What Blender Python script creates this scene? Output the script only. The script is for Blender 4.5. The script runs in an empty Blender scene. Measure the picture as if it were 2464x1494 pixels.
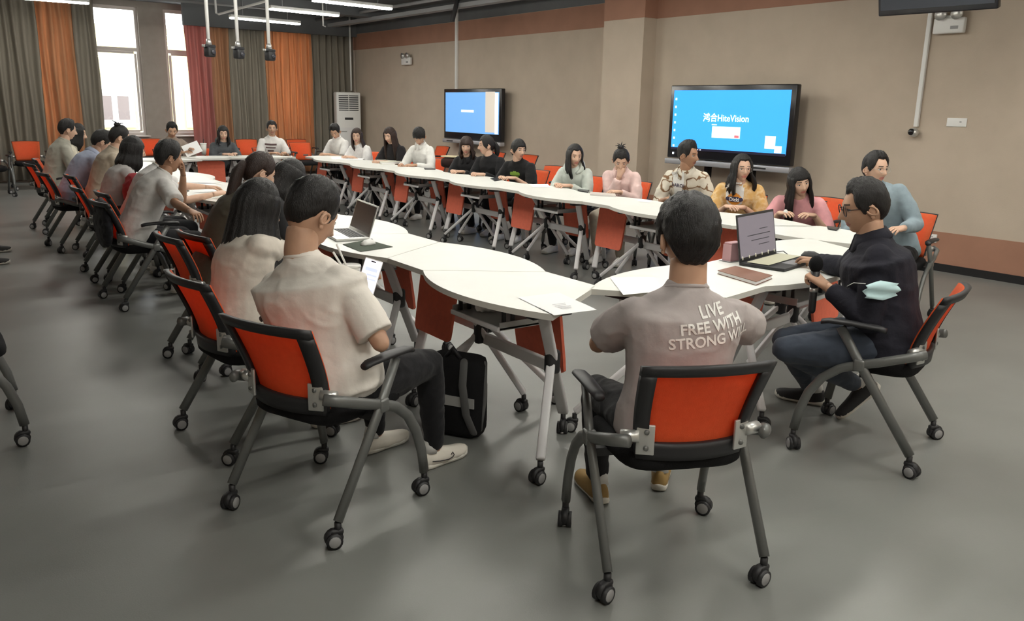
import bpy, bmesh, math, random
from mathutils import Vector, Matrix, noise
from mathutils.bvhtree import BVHTree
random.seed(7)
SC = bpy.context.scene
COL = SC.collection
PI = math.pi
R = math.radians

# ------------------------------------------------------------------ camera
IW, IH, F, CH = 2464., 1494., 1996., 1.6
PITCH, ROLL, YAW = R(13.77), R(1.12), R(37.04)
FWD = Vector((math.sin(YAW)*math.cos(PITCH), math.cos(YAW)*math.cos(PITCH), -math.sin(PITCH)))
_r0 = Vector((math.cos(YAW), -math.sin(YAW), 0)); _u0 = _r0.cross(FWD)
CR = _r0*math.cos(ROLL) + _u0*math.sin(ROLL); CU = CR.cross(FWD)
cam = bpy.data.cameras.new('camera'); cam.sensor_width = 36; cam.lens = F/IW*36; cam.clip_end = 200
cam_o = bpy.data.objects.new('camera', cam); COL.objects.link(cam_o)
m3 = Matrix((CR, CU, -FWD)).transposed()
cam_o.matrix_world = Matrix.Translation((0, 0, CH)) @ m3.to_4x4()
SC.camera = cam_o
def P(x, y, z=None, X=None, Y=None):
    d = FWD*F + CR*(x-IW/2) - CU*(y-IH/2)
    t = (z-CH)/d.z if z is not None else (X/d.x if X is not None else Y/d.y)
    return Vector((0, 0, CH)) + d*t

# ------------------------------------------------------------------ light, exposure
W = bpy.data.worlds.new('sky'); SC.world = W; W.use_nodes = True
bg = W.node_tree.nodes['Background']; bg.inputs[0].default_value = (.93, .97, 1, 1); bg.inputs[1].default_value = 6.5
SC.view_settings.view_transform = 'Standard'; SC.view_settings.look = 'None'
SC.view_settings.exposure = 0.62; SC.view_settings.gamma = 1.0; SC.view_settings.use_curve_mapping = False
LAMP_STRENGTH = 50.0

# ------------------------------------------------------------------ materials
MATS = {}
def mat(name, col=(.5, .5, .5), rough=.6, metal=0., var=0., vscale=8., bump=0., bscale=60., emit=0., coat=0., stretch=None, trans=0., spec=.5, sheen=0., ecol=None):
    if name in MATS: return MATS[name]
    m = bpy.data.materials.new(name); m.use_nodes = True; N = m.node_tree.nodes; L = m.node_tree.links
    b = N['Principled BSDF']
    b.inputs['Base Color'].default_value = (*col, 1); b.inputs['Roughness'].default_value = rough; b.inputs['Metallic'].default_value = metal
    b.inputs['Specular IOR Level'].default_value = spec
    if sheen: b.inputs['Sheen Weight'].default_value = sheen
    if coat: b.inputs['Coat Weight'].default_value = coat
    if emit:
        b.inputs['Emission Color'].default_value = (*(ecol or col), 1); b.inputs['Emission Strength'].default_value = emit
    if var or bump:
        tc = N.new('ShaderNodeTexCoord'); src = tc.outputs['Object']
        if stretch:
            mp = N.new('ShaderNodeMapping'); mp.inputs['Scale'].default_value = stretch; L.new(src, mp.inputs[0]); src = mp.outputs[0]
    if var:
        n = N.new('ShaderNodeTexNoise'); n.inputs['Scale'].default_value = vscale; n.inputs['Detail'].default_value = 5; L.new(src, n.inputs['Vector'])
        r = N.new('ShaderNodeValToRGB'); e = r.color_ramp.elements
        e[0].position = .3; e[1].position = .7
        e[0].color = (*[max(0, c*(1-var)) for c in col], 1); e[1].color = (*[min(1, c*(1+var)) for c in col], 1)
        L.new(n.outputs[0], r.inputs[0]); L.new(r.outputs[0], b.inputs['Base Color'])
    if bump:
        n2 = N.new('ShaderNodeTexNoise'); n2.inputs['Scale'].default_value = bscale; n2.inputs['Detail'].default_value = 4; L.new(src, n2.inputs['Vector'])
        bp = N.new('ShaderNodeBump'); bp.inputs['Strength'].default_value = bump; bp.inputs['Distance'].default_value = .01
        L.new(n2.outputs[0], bp.inputs['Height']); L.new(bp.outputs[0], b.inputs['Normal'])
    if trans:
        t = N.new('ShaderNodeBsdfTranslucent'); t.inputs[0].default_value = (*col, 1)
        mx = N.new('ShaderNodeMixShader'); mx.inputs[0].default_value = trans
        out = N['Material Output']; L.new(b.outputs[0], mx.inputs[1]); L.new(t.outputs[0], mx.inputs[2]); L.new(mx.outputs[0], out.inputs[0])
        if var: L.new(r.outputs[0], t.inputs[0])
    MATS[name] = m; return m
def cloth(name, col, var=.10):
    return mat('cloth_'+name, col, rough=.9, var=var, vscale=14, bump=.15, bscale=45, spec=.15, sheen=.1)
def ramp_mat(name, kind, scale, stops, rough=.9, detail=2, bump=.25):
    if name in MATS: return MATS[name]
    m = bpy.data.materials.new(name); m.use_nodes = True; N = m.node_tree.nodes; L = m.node_tree.links
    b = N['Principled BSDF']; b.inputs['Roughness'].default_value = rough; b.inputs['Specular IOR Level'].default_value = .2
    tc = N.new('ShaderNodeTexCoord')
    if kind == 'voronoi':
        n = N.new('ShaderNodeTexVoronoi'); n.inputs['Scale'].default_value = scale; o = n.outputs['Distance']
        nz = N.new('ShaderNodeTexNoise'); nz.inputs['Scale'].default_value = scale*.8
        mx = N.new('ShaderNodeMix'); mx.data_type = 'RGBA'; mx.inputs[0].default_value = .10
        L.new(tc.outputs['Object'], nz.inputs[0]); L.new(tc.outputs['Object'], mx.inputs[6]); L.new(nz.outputs[1], mx.inputs[7]); L.new(mx.outputs[2], n.inputs[0])
    else:
        n = N.new('ShaderNodeTexNoise'); n.inputs['Scale'].default_value = scale; n.inputs['Detail'].default_value = detail; o = n.outputs[0]
        L.new(tc.outputs['Object'], n.inputs[0])
    r = N.new('ShaderNodeValToRGB'); e = r.color_ramp.elements
    while len(e) < len(stops): e.new(.5)
    for q, (p, c) in zip(e, stops): q.position = p; q.color = (*c, 1)
    L.new(o, r.inputs[0]); L.new(r.outputs[0], b.inputs['Base Color'])
    bp = N.new('ShaderNodeBump'); bp.inputs['Strength'].default_value = bump; bp.inputs['Distance'].default_value = .01
    n2 = N.new('ShaderNodeTexNoise'); n2.inputs['Scale'].default_value = 35; L.new(tc.outputs['Object'], n2.inputs[0]); L.new(n2.outputs[0], bp.inputs['Height']); L.new(bp.outputs[0], b.inputs['Normal'])
    MATS[name] = m; return m

M_floor = mat('vinyl_floor', (.195, .20, .19), rough=.36, var=.10, vscale=1.3, bump=.05, bscale=180)
M_wall = mat('tan_wall', (.50, .42, .335), rough=.85, var=.05, vscale=3, bump=.12, bscale=120)
M_brick = mat('brick_paint', (.34, .175, .115), rough=.8, var=.06, vscale=4, bump=.1, bscale=120)
M_grey = mat('grey_ceiling', (.115, .12, .125), rough=.85, var=.10, vscale=2, bump=.15, bscale=40)
M_pier = mat('grey_pier', (.30, .27, .24), rough=.85, var=.05)
M_base = mat('black_skirting', (.012, .012, .013), rough=.4)
M_top = mat('white_laminate', (.80, .81, .77), rough=.38, var=.02, vscale=6)
M_edge = mat('laminate_edge', (.66, .65, .60), rough=.5)
M_wsteel = mat('white_steel', (.66, .65, .66), rough=.4)
M_tray = mat('grey_tray', (.42, .42, .42), rough=.35, metal=.5)
M_red = mat('red_panel', (.70, .15, .085), rough=.75, var=.06, vscale=30, bump=.2, bscale=150)
M_orange = mat('orange_mesh', (1., .165, .05), rough=.7, var=.05, vscale=40, bump=.25, bscale=260, trans=.45)
M_black = mat('black_plastic', (.018, .018, .02), rough=.5)
M_blackf = mat('black_fabric', (.010, .010, .011), rough=.95, bump=.3, bscale=200, spec=.2)
M_gsteel = mat('grey_steel', (.17, .175, .17), rough=.38, metal=.35)
M_silver = mat('brushed_aluminium', (.62, .62, .60), rough=.35, metal=.75)
M_ring = mat('grey_ring', (.30, .30, .30), rough=.5)
M_white = mat('white_plastic', (.78, .78, .76), rough=.45)
M_paper = mat('paper', (.86, .86, .86), rough=.8)
M_lamp = mat('lamp_diffuser', (1, 1, .95), emit=LAMP_STRENGTH, ecol=(1.0, .97, .88))
M_glass = None
def glass_mat():
    m = bpy.data.materials.new('window_glass'); m.use_nodes = True; N = m.node_tree.nodes; L = m.node_tree.links
    for n in list(N): N.remove(n)
    o = N.new('ShaderNodeOutputMaterial'); t = N.new('ShaderNodeBsdfTransparent'); g = N.new('ShaderNodeBsdfGlossy'); g.inputs['Roughness'].default_value = .02
    x = N.new('ShaderNodeMixShader'); x.inputs[0].default_value = .06
    L.new(t.outputs[0], x.inputs[1]); L.new(g.outputs[0], x.inputs[2]); L.new(x.outputs[0], o.inputs[0]); return m
M_glass = glass_mat()

# ------------------------------------------------------------------ mesh builder
class MB:
    def __init__(s): s.v = []; s.f = []; s.m = []; s.sm = []
    def add(s, vs, fs, mi=0, smooth=True, M=None):
        o = len(s.v)
        for p in vs: s.v.append((M @ Vector(p)) if M is not None else Vector(p))
        for f in fs: s.f.append([o+i for i in f]); s.m.append(mi); s.sm.append(smooth)
        return s
    def box(s, c, d, mi=0, M=None, rz=0., b=0.):
        x, y, z = [q/2 for q in d]
        T = Matrix.Translation(c) @ Matrix.Rotation(rz, 4, 'Z')
        if M is not None: T = M @ T
        if b <= 0:
            vs = [(a*x, e*y, g*z) for g in (-1, 1) for e in (-1, 1) for a in (-1, 1)]
            return s.add(vs, [(0, 2, 3, 1), (4, 5, 7, 6), (0, 1, 5, 4), (2, 6, 7, 3), (0, 4, 6, 2), (1, 3, 7, 5)], mi, False, T)
        bm = bmesh.new(); bmesh.ops.create_cube(bm, size=1)
        for v in bm.verts: v.co = Vector((v.co.x*2*x, v.co.y*2*y, v.co.z*2*z))
        bmesh.ops.bevel(bm, geom=bm.edges[:], offset=min(b, .49*min(d)), segments=2, affect='EDGES', profile=.5)
        bm.verts.index_update()
        s.add([v.co.copy() for v in bm.verts], [[v.index for v in f.verts] for f in bm.faces], mi, True, T); bm.free(); return s
    def bar(s, p, q, w, h, mi=0, up=(0, 0, 1), b=0.):
        p = Vector(p); q = Vector(q); d = (q-p); l = d.length; d.normalize(); u = Vector(up)
        x = d.cross(u)
        if x.length < 1e-4: x = d.cross(Vector((0, 1, 0)))
        x.normalize(); u = x.cross(d)
        T = Matrix((x, d, u)).transposed().to_4x4(); T.translation = (p+q)/2
        return s.box((0, 0, 0), (w, l, h), mi, T, 0, b)
    def rings(s, rs, mi=0, cap=True, M=None, closed=True, smooth=True):
        n = len(rs[0]); vs = [p for r in rs for p in r]; fs = []
        for i in range(len(rs)-1):
            for j in range(n if closed else n-1):
                k = (j+1) % n; fs.append((i*n+j, i*n+k, (i+1)*n+k, (i+1)*n+j))
        if cap:
            for base, rev in ((0, True), ((len(rs)-1)*n, False)):
                c = len(vs); vs.append(sum((Vector(rs[0 if rev else -1][q]) for q in range(n)), Vector())/n)
                for j in range(n):
                    k = (j+1) % n; fs.append((c, base+k, base+j) if rev else (c, base+j, base+k))
        return s.add(vs, fs, mi, smooth, M)
    def tube(s, pts, rad, n=10, mi=0, round_ends=False, flat=1., M=None, ref=None):
        pts = [Vector(p) for p in pts]; k = len(pts)
        if not hasattr(rad, '__len__'): rad = [rad]*k
        rad = list(rad)
        if round_ends:
            d0 = (pts[0]-pts[1]).normalized(); d1 = (pts[-1]-pts[-2]).normalized()
            pre = [(pts[0]+d0*rad[0]*math.sin(a), rad[0]*math.cos(a)) for a in (1.45, 1.1, .6)]
            post = [(pts[-1]+d1*rad[-1]*math.sin(a), rad[-1]*math.cos(a)) for a in (.6, 1.1, 1.45)]
            pts = [p for p, _ in pre]+pts+[p for p, _ in post]; rad = [r for _, r in pre]+rad+[r for _, r in post]; k = len(pts)
        rs = []; x = None
        for i in range(k):
            d = (pts[min(i+1, k-1)]-pts[max(i-1, 0)]).normalized()
            if x is None:
                a = Vector(ref) if ref else (Vector((0, 0, 1)) if abs(d.z) < .9 else Vector((0, 1, 0)))
                x = a.cross(d); x.normalize()
            else:
                x = x - d*x.dot(d); x.normalize()
            y = d.cross(x)
            rs.append([pts[i]+x*math.cos(2*PI*j/n)*rad[i]+y*math.sin(2*PI*j/n)*rad[i]*flat for j in range(n)])
        return s.rings(rs, mi, True, M)
    def ell(s, c, r, n=14, m=9, mi=0, M=None):
        rs = []
        for i in range(1, m):
            a = PI*i/m - PI/2
            rs.append([Vector((c[0]+r[0]*math.cos(a)*math.cos(2*PI*j/n), c[1]+r[1]*math.cos(a)*math.sin(2*PI*j/n), c[2]+r[2]*math.sin(a))) for j in range(n)])
        return s.rings(rs, mi, True, M)
    def torus(s, c, ax, r1, r2, n=18, k=8, mi=0, M=None, sx=1., sy=1.):
        ax = Vector(ax).normalized(); x = ax.orthogonal().normalized() if abs(ax.z) < .9 else Vector((1, 0, 0)); x = (x-ax*x.dot(ax)).normalized(); y = ax.cross(x)
        vs = []; fs = []
        for i in range(n):
            a = 2*PI*i/n; d = x*math.cos(a)*sx+y*math.sin(a)*sy
            for j in range(k):
                b = 2*PI*j/k; vs.append(Vector(c)+d*(r1+r2*math.cos(b))+ax*r2*math.sin(b))
        for i in range(n):
            for j in range(k):
                fs.append((i*k+j, ((i+1) % n)*k+j, ((i+1) % n)*k+(j+1) % k, i*k+(j+1) % k))
        return s.add(vs, fs, mi, True, M)
    def prism(s, poly, z0, z1, mi=0, M=None, mside=None, smooth_side=False):
        n = len(poly); vs = [(x, y, z0) for x, y in poly]+[(x, y, z1) for x, y in poly]
        s.add(vs, [list(range(n-1, -1, -1)), list(range(n, 2*n))], mi, False, M)
        return s.add(vs, [(i, (i+1) % n, n+(i+1) % n, n+i) for i in range(n)], mi if mside is None else mside, smooth_side, M)
    def mesh(s, name, mats):
        me = bpy.data.meshes.new(name); me.from_pydata([tuple(v) for v in s.v], [], s.f)
        for m in (mats if isinstance(mats, (list, tuple)) else [mats]): me.materials.append(m)
        me.polygons.foreach_set('material_index', s.m); me.polygons.foreach_set('use_smooth', s.sm); me.update(); return me
    def build(s, name, mats, parent=None, **k): return obj(name, s.mesh(name, mats), parent, **k)
def obj(name, me, parent=None, loc=None, rz=None, M=None):
    o = bpy.data.objects.new(name, me); COL.objects.link(o)
    if parent is not None: o.parent = parent
    if M is not None: o.matrix_local = M
    if loc is not None: o.location = loc
    if rz is not None: o.rotation_euler = (0, 0, rz)
    return o
def tag(o, label=None, cat=None, group=None, kind=None):
    if label: o['label'] = label
    if cat: o['category'] = cat
    if group: o['group'] = group
    if kind: o['kind'] = kind
    return o
def empty(name, loc=(0, 0, 0), rz=0.): return obj(name, None, None, loc, rz)
def copy_tree(o, parent=None):
    c = o.copy(); COL.objects.link(c); c.parent = parent
    for ch in o.children: copy_tree(ch, c)
    return c
def struct(mb, name, mats, parent=None):
    o = mb.build(name, mats, parent)
    if parent is None: o['kind'] = 'structure'
    return o
def az2rz(az): return -R(az)

# ------------------------------------------------------------------ the room
XL, XR, XC, XF, YB, YN, ZC = -3.6, 8.83, 8.58, 9.2, 18.9, -3.2, 3.55
struct(MB().box(((XL+XF)/2, (YB+YN)/2, -.05), (XF-XL+1, YB-YN+.6, .1)), 'floor', M_floor)
struct(MB().box(((XL+XF)/2, (YB+YN)/2, ZC+.05), (XF-XL+1, YB-YN+.6, .1)), 'ceiling', M_grey)
struct(MB().box((XL-.1, (YB+YN)/2, ZC/2), (.2, YB-YN, ZC)), 'wall_left', M_wall)
struct(MB().box(((XL+XF)/2, YN-.1, ZC/2), (XF-XL+.6, .2, ZC)), 'wall_near', M_wall)
def wall_seg(suffix, x, y0, y1, n):
    yc, l = (y0+y1)/2, y1-y0
    w = struct(MB().box((x+.2, yc, ZC/2), (.4, l, ZC)), 'wall_'+suffix, M_wall)
    t = struct(MB().box((x, yc, 3.0), (.012, l, .35)), 'trim_%d' % n, M_brick)
    t = struct(MB().box((x, yc, 3.365), (.016, l, .37)), 'trim_%d' % (n+1), M_grey)
    t = struct(MB().box((x, yc, .245), (.012, l, .33)), 'trim_%d' % (n+2), M_brick)
    t = struct(MB().box((x-.006, yc, .04), (.024, l, .08)), 'baseboard_'+suffix, M_base)
wall_seg('right', XR, YN, 8.5, 1)
wall_seg('column', XC, 8.5, 9.3, 4)
wall_seg('right_far', XF, 9.3, YB, 7)
struct(MB().box(((XC+XR)/2, 8.495, 3.0), (XR-XC+.01, .012, .35)), 'trim_10', M_brick)
struct(MB().box(((XC+XR)/2, 8.493, .245), (XR-XC+.01, .012, .33)), 'trim_11', M_brick)

WIN = [(-.9, .35), (1.35, 2.75), (3.62, 4.55), (5.05, 6.0), (7.1, 8.15)]
ZS, ZM, ZT = .88, 2.6, 3.43
wb = MB(); xs = [XL-.2]+[v for w in WIN for v in w]+[XF+.4]
wb.box(((XL+XF)/2, YB+.13, ZS/2), (XF-XL+.6, .26, ZS)); wb.box(((XL+XF)/2, YB+.13, (ZT+ZC)/2), (XF-XL+.6, .26, ZC-ZT))
for i in range(0, len(xs), 2): wb.box(((xs[i]+xs[i+1])/2, YB+.13, (ZS+ZT)/2), (xs[i+1]-xs[i], .26, ZT-ZS))
struct(wb, 'wall_back', M_pier)
M_frame = mat('window_frame', (.55, .50, .47), rough=.5)
for i, (a, b) in enumerate(WIN):
    w = empty('window_%d' % (i+1), ((a+b)/2, YB+.1, ZS)); w['kind'] = 'structure'
    h = ZT-ZS; hw = (b-a)/2; fr = MB()
    for sx in (-1, 1): fr.box((sx*(hw-.03), 0, h/2), (.06, .07, h))
    for z in (.03, h-.03): fr.box((0, 0, z), (2*hw-.12, .07, .06))
    fr.build('window_frame', M_frame, w)
    MB().box((0, 0, ZM-ZS), (2*hw-.12, .06, .07)).build('transom', M_frame, w)
    cs = MB()
    for sx in (-1, 1): cs.box((sx*(hw-.095), -.02, (ZM-ZS)/2), (.045, .04, ZM-ZS-.16))
    for z in (.085, ZM-ZS-.06): cs.box((0, -.02, z), (2*hw-.24, .04, .045))
    cs.build('casement', M_frame, w)
    MB().box((0, 0, (ZM-ZS)/2), (2*hw-.23, .008, ZM-ZS-.2)).build('pane', M_glass, w)
    MB().box((0, 0, (ZM-ZS+h)/2), (2*hw-.12, .008, h-(ZM-ZS)-.12)).build('pane', M_glass, w)
    MB().box((0, -.12, -.02), (2*hw+.1, .16, .03), b=.008).build('window_sill', M_frame, w)
# the building across the yard
fac = empty('building', (7.05, 34, 0)); tag(fac, 'pale yellow building with white-framed windows seen through the tall window', 'building')
M_yel = mat('yellow_render', (.46, .39, .17), rough=.9); M_wf = mat('white_render', (.55, .54, .52), rough=.9); M_dk = mat('dark_pane', (.09, .07, .065), rough=.3)
MB().box((0, 0, 2.1), (40, .6, 4.2)).build('wall', M_yel, fac)
for i in range(-5, 6):
    for z in (1.35,):
        f_ = MB().box((i*3.2, -.33, z), (1.35, .12, 1.5)).build('window', M_wf, fac)
        for sx in (-1, 1): MB().box((i*3.2+sx*.29, -.06-.35, z-.05), (.38, .05, .85)).build('window_pane', M_dk, fac)
tag(MB().box((6, 26.5, -.3), (50, 15, .2)).build('yard', mat('paving', (.5, .5, .48), rough=.9)), 'pale paved yard outside the windows', 'yard', kind='structure')

# curtains
CUR = dict(grey=mat('curtain_grey', (.24, .215, .175), rough=.95, var=.12, vscale=5, stretch=(6, 1, .3), trans=.12),
           orange=mat('curtain_orange', (.60, .32, .17), rough=.95, var=.14, vscale=5, stretch=(6, 1, .3), trans=.42),
           brown=mat('curtain_brown', (.42, .23, .13), rough=.95, var=.12, vscale=5, stretch=(6, 1, .3), trans=.32),
           red=mat('curtain_red', (.46, .20, .18), rough=.95, var=.12, vscale=5, stretch=(6, 1, .3), trans=.38))
def curtain(x0, x1, c, label, z1=3.46, y=18.5, slant=0., seed=0):
    n = max(24, int((x1-x0)*70)); rows = 10; vs = []; fs = []; rnd = random.Random(seed)
    ph = [rnd.uniform(0, 6) for _ in range(4)]
    for side in (0, 1):
        for j in range(rows+1):
            z = .06+(z1-.06)*j/rows
            for i in range(n+1):
                t = i/n; x = x0+(x1-x0)*t + slant*(z-z1)*(1-t)
                w = (.045*math.sin(x*40+ph[0]+.5*math.sin(x*9+ph[1]))+.02*math.sin(x*17+ph[2]+z*.7))*(1.15-.25*z/3.4)
                vs.append((x+.012*math.sin(z*2.2+x*11+ph[3]), y+w+.006*side, z))
    st = (rows+1)*(n+1)
    for j in range(rows):
        for i in range(n):
            a = j*(n+1)+i; q = (a, a+1, a+n+2, a+n+1); fs.append(q)
    mb = MB().add(vs[:st], fs)
    o = mb.build('curtain', CUR[c]); sd = o.modifiers.new('thick', 'SOLIDIFY'); sd.thickness = .004
    return tag(o, label, 'curtain', 'curtains on the window wall')
curtain(8.1, 9.15, 'grey', 'dark grey curtain hanging in the corner behind the white air conditioner', 3.12, seed=1)
curtain(7.02, 8.12, 'orange', 'glowing orange curtain behind the seated man in a white printed T-shirt', 3.14, seed=2)
curtain(6.22, 7.03, 'grey', 'grey-brown curtain between the two orange curtains', 3.14, seed=3)
curtain(5.82, 6.24, 'brown', 'narrow burnt orange curtain right of the red one', 3.2, seed=4)
curtain(5.30, 5.84, 'red', 'red curtain half covering the narrow bright window', 3.46, slant=-.04, seed=5)
curtain(3.25, 3.66, 'grey', 'narrow gathered grey curtain along the left edge of the tall window', 3.5, seed=6)
curtain(2.62, 3.28, 'orange', 'orange curtain left of the tall bright window', 3.5, seed=7)
curtain(1.55, 2.64, 'grey', 'wide grey curtain at the far left', 3.5, seed=8)
curtain(.2, 1.57, 'orange', 'orange curtain cut by the left edge of the photo', 3.5, seed=9)
curtain(-1.3, .22, 'grey', 'grey curtain beyond the left edge of the photo', 3.5, seed=10)
tag(MB().box((7.25, 18.42, 3.33), (3.9, .1, .44)).build('trim_12', M_grey), kind='structure')

# ceiling beams, pipes, lamps
for i, y in enumerate((2.5, 7.0, 11.6, 16.4)):
    struct(MB().box((2.8, y, ZC-.10), (12.8, .35, .2)), 'trim_%d' % (13+i), M_grey)
M_pipe = mat('pipe_paint', (.30, .31, .32), rough=.5)
tag(MB().box((8.55, 11.6, 3.32), (.16, 13.6, .07)).build('cable_tray', M_pipe), 'long grey cable tray under the ceiling along the right wall', 'cable tray')
tag(MB().tube([(8.2, 3, 3.42), (8.2, 18.4, 3.42)], .03).build('water_pipe', M_pipe), 'grey pipe running under the ceiling beside the cable tray', 'pipe')
def pipe(label, pts, r=.017, m=None):
    return tag(MB().tube(pts, r, 8).build('conduit', m or M_white), label, 'pipe')
a = P(520, 34, z=3.12); b = P(642, 2, z=3.12)
pipe('thin white pipe bent under the ceiling above the hanging cameras', [(a.x, a.y, ZC), (a.x, a.y, 3.14), tuple(a+Vector((.04, -.03, 0))), tuple(b)], .02)
a = P(778, 62, Y=16.)
pipe('short white ceiling rod beside the bright tube lamps', [(a.x, 16, ZC), (a.x, 16, a.z), (a.x+.05, 16, a.z-.01)], .015)
a = P(828, 60, Y=18.35)
pipe('white pipe dropping down the corner to the air conditioner', [(9.0, 18.33, ZC), (9.0, 18.33, 1.9)], .022)
def lamp(x0, x1, y, z, label, dy=.0):
    t = empty('tube_lamp', ((x0+x1)/2, y, z)); t.rotation_euler = (0, 0, math.atan2(dy, x1-x0)); l = x1-x0
    tag(t, label, 'lamp', 'linear ceiling lamps')
    MB().box((0, 0, .045), (l, .11, .05), b=.01).build('housing', M_white, t)
    MB().box((0, 0, .008), (l-.02, .10, .025), b=.01).build('diffuser', M_lamp, t)
    for s in (-1, 1): MB().tube([(s*l*.32, 0, .07), (s*l*.32, 0, ZC-z)], .006, 6).build('suspension_rod', M_pipe, t)
lamp(5.52, 6.95, 12.55, 3.1, 'bright white tube lamp nearest of the three, cut by the top of the photo', .15)
lamp(5.48, 6.80, 14.2, 3.1, 'bright white tube lamp second of the three', .15)
lamp(5.50, 6.95, 16.25, 3.1, 'bright white tube lamp farthest of the three, above the orange curtain', .18)
lamp(2.05, 3.24, 16.7, 3.2, 'bright tube lamp at the top left beside the tall window', -.05)
ROW = ('behind the camera', 'first in front of the camera', 'second in front of the camera', 'third in front of the camera', 'fourth in front of the camera', 'fifth in front of the camera')
k = 0
for y in (-1.4, 1.0, 3.2, 5.4, 7.6, 9.8):
    for x in (3.4, 6.2):
        lamp(x-.7, x+.7, y, 3.1, 'white tube lamp above the photo, %s, over the %s tables' % (ROW[k//2], ('left', 'right')[k % 2])); k += 1
lamp(-.1, 1.3, -1.6, 3.1, 'white tube lamp above the photo, left side behind the camera')
lamp(-.1, 1.3, .6, 3.1, 'white tube lamp above the photo, over the left foreground floor')
lamp(2.0, 3.3, 12.4, 3.2, 'white tube lamp above the photo over the far left tables')
lamp(-1.6, -.3, 12.4, 3.2, 'white tube lamp above the photo beyond its left edge')

# three hanging cameras
for i, (px, py, who) in enumerate(((503, 118, 'leftmost'), (573, 123, 'middle one'), (648, 128, 'rightmost'))):
    p = P(px, py, Y=11.0); t = empty('hanging_camera', (p.x, 11.0, p.z)); t.rotation_euler = (0, 0, R(25))
    tag(t, 'black ceiling camera on a white pole, %s of the three' % who, 'camera', 'hanging cameras')
    MB().tube([(0, 0, .09), (0, 0, ZC-p.z)], .022, 10).build('pole', M_white, t)
    MB().tube([(0, 0, .05), (0, 0, .12)], [.04, .026], 12).build('pole_socket', M_silver, t)
    MB().box((0, 0, .035), (.17, .07, .035), b=.01).build('yoke', M_black, t)
    MB().box((0, -.01, -.035), (.115, .10, .12), b=.018).build('camera_body', M_black, t)
    MB().tube([(0.01, -.05, -.035), (0.01, -.075, -.037)], .03, 14).build('lens', mat('lens_glass', (.05, .05, .06), rough=.08), t)
    MB().box((-.085, 0, .035), (.012, .05, .03), b=.004).build('side_knob', M_silver, t)

# displays
M_scrblack = mat('screen_bezel', (.012, .012, .015), rough=.25)
def emis(name, col, s):
    if name in MATS: return MATS[name]
    m = mat(name, col, rough=.2, emit=s, ecol=col); return m
def text_mesh(body, size, maxedge=.02, bold=0., align='CENTER', flat=True):
    cu = bpy.data.curves.new('t', 'FONT'); cu.body = body; cu.size = size; cu.align_x = align; cu.resolution_u = 3; cu.offset = bold
    o = bpy.data.objects.new('t', cu); COL.objects.link(o); bpy.context.view_layer.update()
    dg = bpy.context.evaluated_depsgraph_get(); me = bpy.data.meshes.new_from_object(o.evaluated_get(dg))
    bpy.data.objects.remove(o); bm = bmesh.new(); bm.from_mesh(me); bpy.data.meshes.remove(me)
    bmesh.ops.remove_doubles(bm, verts=bm.verts, dist=1e-5); bmesh.ops.triangulate(bm, faces=bm.faces)
    for _ in range(3):
        es = [e for e in bm.edges if e.calc_length() > maxedge]
        if not es: break
        bmesh.ops.subdivide_edges(bm, edges=es, cuts=1); bmesh.ops.triangulate(bm, faces=[f for f in bm.faces if len(f.verts) > 3])
    bm.verts.index_update(); vs = [v.co.copy() for v in bm.verts]; fs = [[v.index for v in f.verts] for f in bm.faces]; bm.free()
    return vs, fs
WM = Matrix(((0, 0, -1, 0), (-1, 0, 0, 0), (0, 1, 0, 0), (0, 0, 0, 1)))   # text plane on the right wall: right = -Y, up = Z, out = -X
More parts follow.
